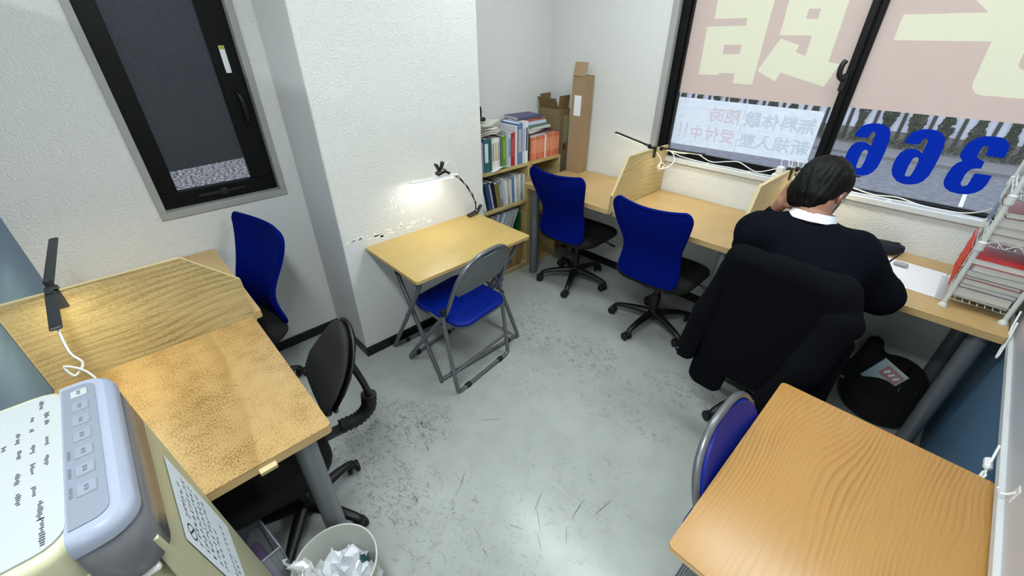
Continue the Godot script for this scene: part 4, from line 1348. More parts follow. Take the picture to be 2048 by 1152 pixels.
func shelf_and_books():
	book_rng.seed = 12
	bookcase(1.60, 2.128, [0.555, 0.262, 0.04], "low cream bookcase in the corner beside the white pillar")
	bookcase(2.134, 2.458, [0.42, 0.04], "low cream bookcase with orange books on top next to the cartons")
	# books standing on the first bookcase: left edge, thickness, height, colour, print, name
	var z := -2.085
	var row := [[1.655, 0.018, 0.20, Color(0.80, 0.80, 0.78), null, "white paperback nearest the pillar on the bookcase top"], [1.676, 0.020, 0.21, Color(0.30, 0.30, 0.32), null, "dark grey book nearest the pillar on the bookcase top"], [1.700, 0.024, 0.195, Color(0.55, 0.55, 0.60), null, "thin lilac grey book left of the teal one on the bookcase top"], [1.727, 0.046, 0.212, Color(0.12, 0.36, 0.44), Color(0.80, 0.86, 0.88), "thick teal book with white lettering on the bookcase top"], [1.775, 0.018, 0.205, Color(0.16, 0.35, 0.26), null, "dark green book right of the teal one on the bookcase top"],
		[1.797, 0.020, 0.205, Color(0.84, 0.84, 0.82), Color(0.55, 0.55, 0.5), "white book standing just right of the dark green one"], [1.819, 0.022, 0.207, Color(0.86, 0.86, 0.84), Color(0.7, 0.68, 0.5), "white book with yellowish spine print on the bookcase top"], [1.843, 0.020, 0.205, Color(0.82, 0.82, 0.81), Color(0.6, 0.6, 0.6), "white book left of the grey book on the bookcase top"], [1.866, 0.020, 0.214, Color(0.36, 0.37, 0.36), null, "dark grey book left of the bright green one"],
		[1.889, 0.030, 0.208, Color(0.32, 0.56, 0.13), Color(0.42, 0.66, 0.22), "bright green book in the row on the bookcase top"], [1.922, 0.018, 0.235, Color(0.66, 0.66, 0.68), null, "grey book right of the bright green one"], [1.943, 0.020, 0.215, Color(0.72, 0.76, 0.80), Color(0.25, 0.52, 0.72), "white book with blue foot left of the red one"], [1.966, 0.034, 0.218, Color(0.62, 0.10, 0.17), Color(0.72, 0.26, 0.30), "red book in the row on the bookcase top"],
		[2.003, 0.020, 0.255, Color(0.80, 0.80, 0.82), null, "tall white book right of the red one"], [2.026, 0.046, 0.268, Color(0.36, 0.46, 0.62), Color(0.66, 0.66, 0.62), "tall blue and grey workbook on the bookcase top"], [2.075, 0.022, 0.268, Color(0.78, 0.82, 0.90), Color(0.55, 0.60, 0.78), "tall pale blue workbook on the bookcase top"], [2.100, 0.026, 0.272, Color(0.88, 0.88, 0.88), Color(0.25, 0.28, 0.34), "tall white workbook at the end of the bookcase top"]]
	for r in row: standing_book("book", Vector3(r[0], 0.825, z), r[1], r[2], 0.17, 0.0, r[3], r[5], "book", "books on top of the bookcase", r[4])
	standing_book("binder", Vector3(2.132, 0.825, z - 0.01), 0.020, 0.20, 0.19, 0.0, Color(0.05, 0.05, 0.055), "thin black binder between the white workbook and the orange books", "binder", "", null)
	# taller folders in a second row behind
	for k in 4:
		standing_book("folder", Vector3(1.86 + k * 0.05, 0.825, -2.272), 0.022, 0.275, 0.045, 0.0, [Color(0.24, 0.25, 0.46), Color(0.82, 0.82, 0.84), Color(0.30, 0.32, 0.44), Color(0.80, 0.80, 0.80)][k], ["dark violet folder behind the bright green book", "white folder behind the grey book on the bookcase top", "slate blue folder behind the red book", "white folder behind the tall white book"][k], "folder", "folders behind the front row")
	# papers lying across the books
	for k in 6:
		var b := Builder.new()
		var rows := []
		for i in 7:
			var rr := []
			for q in 9:
				var u := q / 8.0 - 0.5
				var v := i / 6.0 - 0.5
				rr.append(Vector3(u * 0.20, 0.006 * sin(u * 5.0 + k) + 0.01 * v * u, v * 0.15))
			rows.append(rr)
		b.sheet(rows, 0.006)
		var o := obj("booklet", b, mat(Color(0.84, 0.83, 0.79).darkened(0.03 * (k % 3)), 0.8))
		o.position = Vector3(1.755 + 0.012 * (k % 3), 1.054 + k * 0.0125, -2.165 + 0.008 * (k % 2))
		o.rotation.y = 0.12 * (k - 2)
		tag(o, ["lowest of the loose white booklets lying across the books", "second white booklet from the bottom lying across the books", "third white booklet from the bottom lying across the books", "fourth white booklet from the bottom lying across the books", "white booklet just below the topmost lying across the books", "topmost white booklet lying across the books under the black clamp"][k], "booklet", "booklets lying across the books")
	# black double clamp on top
	var t := thing("desk_clamp", "black plastic clamp with two prongs lying on the booklets", "clamp", Vector3(1.742, 1.130, -2.15))
	var b := Builder.new()
	b.box(Vector3(0.01, 0.014, 0), Vector3(0.075, 0.024, 0.05), 0.006)
	obj("base", b, mats.black_plastic, t)
	for s in [-1, 1]:
		b = Builder.new()
		b.tube([Vector3(s * 0.018, 0.02, 0), Vector3(s * 0.022, 0.06, 0), Vector3(s * 0.020, 0.088, 0.0)], [0.010, 0.011, 0.008], 10)
		obj("prong", b, mats.black_plastic, t)
	# open leaflet at the front edge
	b = Builder.new()
	for s in [-1, 1]:
		b.sheet([[Vector3(0, 0.018, -0.05), Vector3(s * 0.045, 0.008, -0.05), Vector3(s * 0.085, 0.0015, -0.05)], [Vector3(0, 0.018, 0.04), Vector3(s * 0.045, 0.008, 0.04), Vector3(s * 0.085, 0.0015, 0.04)]], 0.001)
	var o := obj("leaflet", b, mat(Color(0.82, 0.83, 0.86), 0.7))
	o.position = Vector3(1.86, 0.8255, -2.104)
	o.rotation.y = 0.15
	tag(o, "small folded white leaflet at the front edge of the bookcase top", "leaflet")
	# second row, on the shelf below
	var colors := [Color(0.82, 0.82, 0.80), Color(0.06, 0.10, 0.20), Color(0.16, 0.28, 0.46), Color(0.66, 0.62, 0.68), Color(0.07, 0.05, 0.14), Color(0.46, 0.43, 0.20), Color(0.44, 0.50, 0.60), Color(0.70, 0.70, 0.69), Color(0.84, 0.84, 0.82), Color(0.60, 0.60, 0.60), Color(0.82, 0.80, 0.76), Color(0.35, 0.48, 0.62), Color(0.80, 0.80, 0.80), Color(0.74, 0.72, 0.70), Color(0.82, 0.82, 0.84), Color(0.50, 0.52, 0.55), Color(0.80, 0.78, 0.74)]
	var says := ["white book", "navy book", "steel blue book", "pale lilac book", "blackish violet book", "olive yellow book", "grey blue book", "light grey book", "white book with soft cover", "mid grey book", "ivory book", "faded blue book", "plain white book", "warm grey book", "cool white book", "slate grey book", "cream book"]
	var x := 1.690
	for k in colors.size():
		var th: float = [0.022, 0.02, 0.03, 0.014, 0.03, 0.036, 0.022, 0.028, 0.024, 0.018, 0.02, 0.024, 0.022, 0.016, 0.022, 0.018, 0.022][k]
		var lean: float = [0.20, 0.20, 0.19, 0.19, 0.18, 0.16, 0.14, 0.10, 0.08, 0.07, 0.06, 0.05, 0.04, 0.03, 0.02, 0.0, 0.0][k]
		standing_book("book", Vector3(x + 0.035 * lean / 0.2, 0.5555 + 0.001, z - 0.01), th, 0.175 + 0.02 * ((k * 7) % 5) / 4.0, 0.15, lean, colors[k], says[k] + [" nearest the pillar on the middle shelf", " leaning on the middle shelf beside the white one", " leaning on the middle shelf", " thin and leaning on the middle shelf", " leaning on the middle shelf", " leaning on the middle shelf", " on the middle shelf right of the olive one", " on the middle shelf", " on the middle shelf", " on the middle shelf between white ones", " on the middle shelf", " on the middle shelf", " upright on the middle shelf", " thin on the middle shelf", " on the middle shelf near its right end", " on the middle shelf near its right end", " last on the middle shelf"][k], "book", "books on the middle shelf", null if k % 3 else colors[k].lightened(0.35))
		x += th + 0.0022
	# third row: thin folders leaning to the right
	x = 1.69
	for k in 14:
		var c: Color = [Color(0.70, 0.70, 0.70), Color(0.62, 0.52, 0.50), Color(0.55, 0.56, 0.62), Color(0.76, 0.76, 0.78), Color(0.40, 0.44, 0.60), Color(0.66, 0.68, 0.74), Color(0.80, 0.80, 0.82), Color(0.58, 0.60, 0.62), Color(0.72, 0.72, 0.70), Color(0.62, 0.63, 0.63), Color(0.70, 0.70, 0.71), Color(0.60, 0.61, 0.61), Color(0.66, 0.66, 0.66), Color(0.05, 0.30, 0.10)][k]
		standing_book("folder", Vector3(x, 0.263 + (0.0 if k < 13 else 0.0), z - 0.012), 0.013, 0.262 if k < 13 else 0.20, 0.19, -0.42 if k < 13 else -0.05, c, ["grey folder leaning at the left of the lower shelf", "brownish folder leaning on the lower shelf", "slate folder leaning on the lower shelf", "pale folder leaning left of the blue violet one on the lower shelf", "blue violet folder leaning on the lower shelf", "bluish grey folder leaning on the lower shelf", "white folder leaning in the middle of the lower shelf", "mid grey folder leaning in the middle of the lower shelf", "warm white folder leaning on the lower shelf", "light grey folder leaning on the lower shelf, fifth from the right", "light grey folder leaning on the lower shelf, fourth from the right", "grey folder leaning on the lower shelf, third from the right", "grey folder leaning against the green file", "dark green file at the right end of the lower shelf"][k], "folder", "folders on the lower shelf")
		x += 0.0205 if k < 12 else 0.115
	# carton at the foot of the bookcase
	var kraft := mat(Color(0.55, 0.43, 0.27), 0.8)
	t = thing("carton", "brown carton with a blue print on the lowest bookcase shelf", "carton", Vector3(1.87, 0.041, -2.19))
	b = Builder.new()
	b.box(Vector3(0, 0.093, 0), Vector3(0.40, 0.186, 0.22), 0.003)
	obj("body", b, kraft, t)
	b = Builder.new()
	b.box(Vector3(0.045, 0.065, 0.1105), Vector3(0.09, 0.045, 0.001), 0)
	obj("blue_print", b, mat(Color(0.26, 0.30, 0.40), 0.8), t)
	b = Builder.new()
	b.box(Vector3(0.12, 0.093, 0.1105), Vector3(0.03, 0.184, 0.001), 0)
	obj("parcel_tape", b, mat(Color(0.60, 0.49, 0.32), 0.5), t)
	# books inside the second bookcase
	for k in 4:
		standing_book("book", Vector3(2.154 + k * 0.024, 0.421, z - 0.01), 0.021, 0.34, 0.17, 0.0, [Color(0.62, 0.63, 0.62), Color(0.74, 0.75, 0.74), Color(0.56, 0.57, 0.56), Color(0.80, 0.80, 0.78)][k], ["grey tall book at the left inside the second bookcase", "pale tall book second from left inside the second bookcase", "darker grey tall book inside the second bookcase", "off-white tall book last inside the second bookcase"][k], "book", "books inside the second bookcase")
	# orange series on top of the second bookcase
	x = 2.160
	for k in 17:
		var wide := 0.0155
		var c := Color(0.80, 0.45, 0.33)
		if k == 8: c = Color(0.86, 0.85, 0.82)
		elif k % 4 == 3: c = Color(0.76, 0.40, 0.28)
		elif k % 5 == 2: c = Color(0.84, 0.52, 0.40)
		standing_book("workbook", Vector3(x, 0.825, -2.085), wide, 0.158, 0.12, 0.0, c, ["white thin book between the two halves of the orange row" if k == 8 else "slim orange workbook in the even row below the magazine pile"][0], "workbook", "" if k == 8 else "orange workbooks", null if k == 8 else Color(0.88, 0.62, 0.50))
		x += wide + 0.0018
	# pile of magazines on top of them
	var pile := [[0.235, 0.014, 0.165, 0.22, Color(0.80, 0.78, 0.80), "lowest magazine of the pile on the orange workbooks"], [0.24, 0.013, 0.17, 0.05, Color(0.30, 0.20, 0.28), "dark plum magazine low in the pile on the orange workbooks"], [0.235, 0.014, 0.17, 0.28, Color(0.82, 0.81, 0.80), "white magazine above the dark plum one"], [0.25, 0.016, 0.175, -0.06, Color(0.76, 0.77, 0.75), "pale grey magazine in the middle of the pile"], [0.26, 0.013, 0.18, 0.12, Color(0.38, 0.50, 0.46), "grey green magazine in the pile"], [0.255, 0.022, 0.175, -0.02, Color(0.74, 0.78, 0.88), "thick pale blue magazine in the pile"], [0.22, 0.016, 0.16, 0.06, Color(0.66, 0.36, 0.26), "magazine with rust brown cover near the top of the pile"], [0.22, 0.016, 0.16, -0.12, Color(0.28, 0.30, 0.44), "slate blue magazine on top of the pile"]]
	var y := 0.9835
	for k in pile.size():
		var p: Array = pile[k]
		lying_book("magazine", Vector3(2.265 - 0.008 * k + 0.015 * sin(k * 2.3), y, -2.185 - 0.004 * k), Vector3(p[0], p[1], p[2]), p[3], p[4], p[5], "magazine", "magazines piled on the orange workbooks")
		y += float(p[1]) + 0.0012
	# tall narrow carton on the corner desk
	t = thing("carton", "tall narrow brown carton standing upright on the corner desk", "carton", Vector3(2.520, 0.7135, -1.955), 0.10)
	b = Builder.new()
	for s in [[-0.052, -0.05, -0.0505, 0.05], [0.0505, -0.05, 0.052, 0.05], [-0.052, -0.052, 0.052, -0.05], [-0.052, 0.05, 0.052, 0.052]]:
		b.span(Vector3(s[0], 0, s[1]), Vector3(s[2], 0.645, s[3]), 0)
	b.span(Vector3(-0.052, 0, -0.052), Vector3(0.052, 0.003, 0.052), 0)
	b.span(Vector3(-0.050, 0.55, -0.050), Vector3(0.050, 0.553, 0.050), 0)
	obj("body", b, mat(Color(0.60, 0.50, 0.38), 0.8), t)
	b = Builder.new()
	b.box(Vector3(-0.045, 0.685, 0.0), Vector3(0.003, 0.085, 0.10), 0, Basis(Vector3.BACK, -0.25))
	obj("flap", b, mat(Color(0.62, 0.52, 0.40), 0.8), t)
	b = Builder.new()
	b.box(Vector3(-0.0525, 0.46, 0.0), Vector3(0.0008, 0.13, 0.055), 0)
	obj("address_label", b, mats.paper, t)
	# shorter carton in the corner behind
	t = thing("carton", "open brown carton with raised flaps in the corner behind the tall one", "carton", Vector3(2.527, 0, -2.21))
	b = Builder.new()
	for s in [[-0.062, -0.095, -0.060, 0.095], [0.060, -0.095, 0.062, 0.095], [-0.062, -0.097, 0.062, -0.095], [-0.062, 0.095, 0.062, 0.097]]:
		b.span(Vector3(s[0], 0, s[1]), Vector3(s[2], 1.13, s[3]), 0)
	b.span(Vector3(-0.062, 0, -0.097), Vector3(0.062, 0.004, 0.097), 0)
	obj("body", b, mat(Color(0.50, 0.43, 0.30), 0.8), t)
	for q in [[Vector3(-0.075, 1.165, 0), Vector3(0.003, 0.085, 0.18), 0.4, 0], [Vector3(0.0, 1.175, 0.09), Vector3(0.11, 0.09, 0.003), 0.1, 1], [Vector3(0.0, 1.175, -0.095), Vector3(0.11, 0.09, 0.003), 0.05, 1]]:
		b = Builder.new()
		b.box(q[0], q[1], 0, Basis(Vector3.BACK if q[3] == 0 else Vector3.RIGHT, q[2]))
		obj("flap", b, mat(Color(0.47, 0.38, 0.23), 0.8), t)
	b = Builder.new()
	b.box(Vector3(0.02, 0.86, 0.0975), Vector3(0.03, 0.045, 0.0008), 0)
	obj("red_mark", b, mat(Color(0.50, 0.12, 0.12), 0.7), t)
	b = Builder.new()
	b.box(Vector3(0.028, 0.99, 0.0975), Vector3(0.058, 0.19, 0.0008), 0)
	obj("pale_label", b, mat(Color(0.62, 0.57, 0.40), 0.7), t)

# ---------------------------------------------------------------- lamps, cables, appliances, odds and ends
func glow_light(parent: Node, at: Vector3, size: Vector2, turn: Basis, energy: float, color: Color):
	var l := AreaLight3D.new()
	l.name = "light"
	l.area_size = size
	l.area_normalize_energy = true
	l.light_energy = energy
	l.light_color = color
	l.shadow_enabled = true
	l.area_range = 6.0
	l.transform = Transform3D(turn, at)
	parent.add_child(l)

# slim folding lamp clipped over a divider: a bracket and a light bar on either side
# bars: each [from, to] in the lamp's own axes
func bar_lamp(at: Vector3, bars: Array, label: String, body: Material, lit: Array, energy: float, color: Color, led: Material) -> Node3D:
	var t := thing("desk_lamp", label, "desk lamp", at, 0.0, "slim lamps on the dividers")
	var b := Builder.new()
	b.span(Vector3(-0.014, -0.05, 0.010), Vector3(0.014, 0.012, 0.014), 0.001)
	b.span(Vector3(-0.014, -0.05, -0.014), Vector3(0.014, 0.012, -0.010), 0.001)
	b.span(Vector3(-0.014, 0.004, -0.014), Vector3(0.014, 0.012, 0.014), 0.002)
	obj("clip", b, body, t)
	for k in bars.size():
		var a: Vector3 = bars[k][0]
		var e: Vector3 = bars[k][1]
		var d := (e - a)
		var z := d.normalized()
		var x := Vector3.UP.cross(z).normalized()
		var q := Basis(x, z.cross(x), z)
		b = Builder.new()
		b.box((a + e) / 2, Vector3(0.024, 0.008, d.length()), 0.003, q)
		b.tube([a - q.y * 0.012, a + q.y * 0.008], 0.010, 12)
		b.tube([e + q.y * 0.0035 - z * 0.012, e + q.y * 0.0055 - z * 0.012], 0.004, 8)
		var bar := obj("light_bar", b, body, t)
		b = Builder.new()
		b.box((a + e) / 2 - q.y * 0.0045 + z * 0.01, Vector3(0.016, 0.0015, d.length() - 0.05), 0.0005, q)
		obj("led_strip", b, led if lit[k] else mats.white_plastic, bar)
		if lit[k]: glow_light(t, (a + e) / 2 - q.y * 0.0075 + z * 0.01, Vector2(0.016, d.length() - 0.05), q * Basis(Vector3.RIGHT, -PI / 2), energy, color)
	return t

func cable(pts: Array, r: float, label: String, m: Material = null, steps := 6, called := "cable", category := "cable"):
	var b := Builder.new()
	b.tube(curve(pts, steps), r, 6)
	var o := obj(called, b, m if m else mats.white_cable)
	tag(o, label, category)
	return o

func crumple(b: Builder, c: Vector3, r: Vector3, seed_: int, rough := 0.5):
	var n := noise(seed_, 1.6, 2)
	var rows := []
	for i in 9:
		var row := []
		for k in 12:
			var th := PI * i / 8.0
			var ph := TAU * k / 12.0
			var d := Vector3(sin(th) * cos(ph), cos(th), sin(th) * sin(ph))
			var q := 1.0 + rough * n.get_noise_3dv(d * 1.4 + Vector3(seed_, 0, 0)) * 1.6
			row.append(c + d * r * q)
		rows.append(row)
	for i in 8:
		for k in 12:
			var k2 := (k + 1) % 12
			if i > 0: b.tri(rows[i][k], rows[i][k2], rows[i + 1][k])
			if i < 7: b.tri(rows[i][k2], rows[i + 1][k2], rows[i + 1][k])

func small_things():
	var b: Builder
	var t: Node3D
	var o: MeshInstance3D
	# ---- lamps on the dividers
	bar_lamp(Vector3(-0.252, 1.0, -1.593), [[Vector3(0, 0.012, 0.045), Vector3(0.008, 0.010, 0.262)], [Vector3(-0.004, 0.012, -0.04), Vector3(0.010, 0.014, -0.425)]], "dark grey slim lamp clipped over the large oak divider on the left", mat(Color(0.17, 0.175, 0.185), 0.45), [true, true], 0.06, Color(1.0, 0.95, 0.76), mats.led_warm)
	bar_lamp(Vector3(2.42, 1.003, -1.301), [[Vector3(0, 0.012, -0.03), Vector3(0.0, 0.056, -0.285)], [Vector3(0.0, 0.012, 0.05), Vector3(0.0, 0.024, 0.315)]], "black slim lamp clipped over the divider beside the middle window desk", mats.black_plastic, [true, true], 0.030, Color(1.0, 0.96, 0.80), mats.led_warm)
	bar_lamp(Vector3(2.50, 1.010, -0.572), [[Vector3(0, 0.012, 0.03), Vector3(0.0, 0.030, 0.290)]], "black slim lamp clipped over the divider left of the student", mats.black_plastic, [true], 0.035, Color(1.0, 0.95, 0.76), mats.led_warm)
	# ---- clip lamp on the folding desk by the pillar
	t = thing("clip_lamp", "black gooseneck clip lamp with a glowing white bar on the folding desk by the pillar", "desk lamp", Vector3(1.465, 0.668, -1.885))
	b = Builder.new()
	b.box(Vector3(-0.005, 0.012, 0.0), Vector3(0.075, 0.014, 0.032), 0.005, Basis(Vector3.BACK, 0.18))
	b.box(Vector3(-0.005, -0.030, 0.0), Vector3(0.075, 0.010, 0.030), 0.004, Basis(Vector3.BACK, -0.1))
	b.box(Vector3(0.040, 0.030, 0.004), Vector3(0.060, 0.010, 0.026), 0.004, Basis(Vector3.BACK, 0.85))
	b.box(Vector3(0.044, -0.020, 0.004), Vector3(0.060, 0.010, 0.026), 0.004, Basis(Vector3.BACK, -0.45))
	obj("clamp", b, mats.black_plastic, t)
	b = Builder.new()
	b.tube(curve([Vector3(0.02, 0.022, 0), Vector3(0.016, 0.075, 0.005), Vector3(-0.025, 0.155, 0.015), Vector3(-0.09, 0.235, 0.03), Vector3(-0.155, 0.285, 0.045), Vector3(-0.215, 0.293, 0.055)], 6), 0.0055, 8)
	var neck := obj("gooseneck", b, mats.black_plastic, t)
	b = Builder.new()
	var spiral := []
	var path := curve([Vector3(0.02, 0.022, 0), Vector3(0.016, 0.075, 0.005), Vector3(-0.025, 0.155, 0.015), Vector3(-0.09, 0.235, 0.03), Vector3(-0.155, 0.285, 0.045)], 10)
	for k in path.size(): spiral.append(path[k] + Vector3(0, sin(k * 0.9), cos(k * 0.9)) * 0.008)
	b.tube(spiral, 0.0022, 5)
	obj("wound_cable", b, mats.white_cable, neck)
	b = Builder.new()
	b.box(Vector3(-0.285, 0.296, 0.058), Vector3(0.295, 0.011, 0.020), 0.003, Basis(Vector3.BACK, -0.045))
	var bar := obj("light_bar", b, mats.white_plastic, t)
	b = Builder.new()
	b.box(Vector3(-0.300, 0.2885, 0.058), Vector3(0.26, 0.004, 0.015), 0.001, Basis(Vector3.BACK, -0.045))
	obj("led_strip", b, mats.led_white, bar)
	glow_light(t, Vector3(-0.300, 0.283, 0.058), Vector2(0.26, 0.015), Basis(Vector3.BACK, -0.045) * Basis(Vector3.RIGHT, -PI / 2), 0.055, Color(1.0, 0.99, 0.95))
	# star-shaped spare clip on the bar and a loop of cable
	b = Builder.new()
	b.box(Vector3(-0.245, 0.322, 0.058), Vector3(0.060, 0.020, 0.032), 0.006, Basis(Vector3.BACK, 0.25))
	b.box(Vector3(-0.262, 0.345, 0.058), Vector3(0.012, 0.055, 0.026), 0.004, Basis(Vector3.BACK, 0.45))
	b.box(Vector3(-0.238, 0.350, 0.058), Vector3(0.012, 0.050, 0.026), 0.004, Basis(Vector3.BACK, -0.35))
	b.box(Vector3(-0.215, 0.318, 0.058), Vector3(0.050, 0.012, 0.026), 0.004, Basis(Vector3.BACK, -0.5))
	obj("spare_clip", b, mats.black_plastic, bar)
	b = Builder.new()
	b.tube(curve([Vector3(-0.25, 0.33, 0.07), Vector3(-0.19, 0.372, 0.065), Vector3(-0.135, 0.345, 0.06), Vector3(-0.13, 0.30, 0.055), Vector3(-0.155, 0.28, 0.05)]), 0.0022, 6)
	obj("cable_loop", b, mats.white_cable, bar)
	# ---- cables
	cable([Vector3(-0.244, 1.004, -1.345), Vector3(-0.243, 0.955, -1.30), Vector3(-0.232, 0.925, -1.285), Vector3(-0.255, 0.905, -1.275), Vector3(-0.262, 0.935, -1.28), Vector3(-0.236, 0.915, -1.27), Vector3(-0.225, 0.88, -1.255), Vector3(-0.25, 0.855, -1.24), Vector3(-0.255, 0.885, -1.245), Vector3(-0.232, 0.885, -1.24), Vector3(-0.235, 0.85, -1.235)], 0.0028, "knotted white lamp cable hanging from the dark grey lamp on the left")
	t = thing("inline_switch", "white inline switch on the lamp cable behind the air purifier", "switch", Vector3(-0.235, 0.80, -1.225))
	b = Builder.new()
	b.box(Vector3.ZERO, Vector3(0.026, 0.075, 0.018), 0.006, Basis(Vector3.BACK, 0.1))
	obj("housing", b, mats.white_plastic, t)
	b = Builder.new()
	b.box(Vector3(0, 0.0, 0.010), Vector3(0.012, 0.022, 0.004), 0.001, Basis(Vector3.BACK, 0.1))
	obj("rocker", b, mats.paper, t)
	cable([Vector3(-0.238, 0.765, -1.225), Vector3(-0.245, 0.735, -1.22), Vector3(-0.27, 0.717, -1.18), Vector3(-0.30, 0.717, -1.05), Vector3(-0.33, 0.717, -0.95)], 0.0028, "white lamp cable running over the worn desk behind the air purifier")
	# cables on the sill, left of the student
	cable([Vector3(2.555, 0.985, -1.285), Vector3(2.59, 0.950, -1.22), Vector3(2.60, 0.938, -1.12), Vector3(2.595, 0.935, -1.0), Vector3(2.60, 0.936, -0.90), Vector3(2.595, 0.936, -0.78), Vector3(2.60, 0.938, -0.66), Vector3(2.61, 0.945, -0.60)], 0.003, "white cable lying along the front of the window sill")
	cable([Vector3(2.555, 0.975, -1.285), Vector3(2.605, 0.962, -1.20), Vector3(2.615, 0.975, -1.12), Vector3(2.612, 0.945, -1.02), Vector3(2.614, 0.962, -0.93), Vector3(2.614, 0.972, -0.86), Vector3(2.612, 0.940, -0.76), Vector3(2.616, 0.972, -0.67), Vector3(2.618, 0.985, -0.63), Vector3(2.612, 0.955, -0.615)], 0.003, "white cable arching above the other one on the window sill")
	cable([Vector3(2.43, 0.985, -1.285), Vector3(2.44, 0.94, -1.25), Vector3(2.42, 0.90, -1.255), Vector3(2.44, 0.885, -1.245), Vector3(2.465, 0.91, -1.235), Vector3(2.44, 0.925, -1.25), Vector3(2.425, 0.895, -1.24), Vector3(2.47, 0.90, -1.215), Vector3(2.51, 0.93, -1.20), Vector3(2.54, 0.965, -1.23), Vector3(2.558, 0.978, -1.28)], 0.003, "bundled white cable hanging at the divider of the middle window desk")
	cable([Vector3(2.61, 0.945, -0.40), Vector3(2.60, 0.938, -0.30), Vector3(2.605, 0.937, -0.20), Vector3(2.60, 0.94, -0.10), Vector3(2.605, 0.937, 0.02), Vector3(2.59, 0.945, 0.10), Vector3(2.52, 0.985, 0.15), Vector3(2.46, 1.02, 0.17), Vector3(2.42, 1.05, 0.20)], 0.0032, "white cable running along the sill into the wire rack")
	cable([Vector3(2.615, 0.945, -0.42), Vector3(2.615, 0.955, -0.32), Vector3(2.612, 0.942, -0.22), Vector3(2.616, 0.95, -0.13), Vector3(2.612, 0.938, -0.05), Vector3(2.60, 0.937, 0.03)], 0.0032, "second white cable on the sill behind the student")
	for k in 3:
		o = obj("cable_clip", _clip_shape(), mats.white_plastic)
		o.position = [Vector3(2.595, 0.926, -1.03), Vector3(2.595, 0.926, -0.79), Vector3(2.60, 0.926, -0.15)][k]
		tag(o, ["small white cable clip on the sill nearest the middle divider", "small white cable clip on the sill near the power strip", "small white cable clip on the sill right of the student"][k], "cable clip", "cable clips on the sill")
	# power strip with plugs beside the student's head
	t = thing("power_strip", "white power strip with plugs on the sill behind the divider left of the student", "power strip", Vector3(2.600, 0.927, -0.585))
	b = Builder.new()
	b.box(Vector3(0, 0.014, 0), Vector3(0.035, 0.028, 0.17), 0.004)
	obj("housing", b, mats.white_plastic, t)
	for k in 3:
		b = Builder.new()
		b.box(Vector3(0, 0.048, -0.055 + k * 0.05), Vector3(0.030, 0.040 if k != 1 else 0.055, 0.034), 0.004)
		obj("plug", b, mats.white_plastic, t)
		b = Builder.new()
		b.tube(curve([Vector3(0.0, 0.066, -0.055 + k * 0.05), Vector3(0.004, 0.10 + 0.01 * k, -0.06 + k * 0.05), Vector3(0.0, 0.105, -0.03 + k * 0.045), Vector3(-0.006, 0.06, -0.02 + k * 0.045), Vector3(-0.004, 0.02, -0.04 + k * 0.045)]), 0.0026, 6)
		obj("plug_cable", b, mats.white_cable, t)
	for k in 2:
		t = thing("power_adapter", ["white power adapter hanging beside the student's head", "white power adapter hanging below the first one beside the divider"][k], "adapter", Vector3(2.565, 0.905 - k * 0.055, -0.54 + k * 0.01), 0.0, "power adapters by the student")
		b = Builder.new()
		b.box(Vector3.ZERO, Vector3(0.030, 0.042, 0.034), 0.007)
		obj("housing", b, mats.white_plastic, t)
		b = Builder.new()
		b.tube(curve([Vector3(0, 0.02, 0), Vector3(-0.012, 0.04, -0.012), Vector3(0.005, 0.06, -0.02), Vector3(0.012, 0.05, 0.0)]), 0.0026, 6)
		obj("plug_cable", b, mats.white_cable, t)
	air_purifier()
	bin()
	rack()
	desk_things()
	bag()
	# cord and hook on the right partition
	t = thing("bundled_cord", "white cord tied in loops hanging on the right partition above the orange-brown desk", "cord", Vector3(1.335, 0.66, 0.36))
	b = Builder.new()
	b.tube(curve([Vector3(0.08, 0.035, 0.0), Vector3(0.05, 0.03, -0.004), Vector3(0.02, 0.012, -0.006), Vector3(-0.005, 0.0, -0.008), Vector3(-0.035, 0.012, -0.012), Vector3(-0.03, -0.01, -0.014), Vector3(0.0, -0.004, -0.010), Vector3(-0.02, -0.045, -0.012), Vector3(-0.045, -0.05, -0.012), Vector3(-0.03, -0.012, -0.01), Vector3(0.0, -0.035, -0.012), Vector3(0.012, -0.06, -0.012), Vector3(-0.008, -0.055, -0.012), Vector3(-0.006, -0.01, -0.01)]), 0.003, 6)
	obj("loops", b, mats.white_cable, t)
	b = Builder.new()
	b.box(Vector3(0.022, 0.008, -0.008), Vector3(0.045, 0.022, 0.016), 0.007)
	obj("inline_switch", b, mats.white_plastic, t)
	t = thing("adhesive_hook", "white adhesive hook stuck on the right partition at the picture's edge", "hook", Vector3(1.19, 0.74, 0.372))
	b = Builder.new()
	b.box(Vector3(0, 0, -0.001), Vector3(0.026, 0.04, 0.002), 0.001)
	obj("plate", b, mats.white_plastic, t)
	b = Builder.new()
	b.tube(curve([Vector3(0, 0.005, -0.002), Vector3(0, -0.01, -0.010), Vector3(0, -0.014, -0.02), Vector3(0, -0.002, -0.026)]), 0.003, 6)
	obj("prong", b, mats.white_plastic, t)
	# wire hanger at the end of the window desk
	t = thing("wire_hanger", "bent white wire hooked over the partition end at the window desk", "hook", Vector3(2.03, 0.70, 0.366))
	b = Builder.new()
	b.tube(curve([Vector3(0.12, 0.06, -0.006), Vector3(0.10, 0.075, -0.010), Vector3(0.07, 0.04, -0.010), Vector3(0.02, -0.005, -0.010), Vector3(-0.02, -0.05, -0.010), Vector3(-0.035, -0.055, -0.010), Vector3(-0.02, -0.03, -0.008), Vector3(0.06, 0.05, -0.006)]), 0.003, 6)
	obj("wire", b, mats.white_plastic, t)
	b = Builder.new()
	b.tube([Vector3(0.10, 0.076, -0.010), Vector3(0.13, 0.05, -0.008)], 0.005, 8)
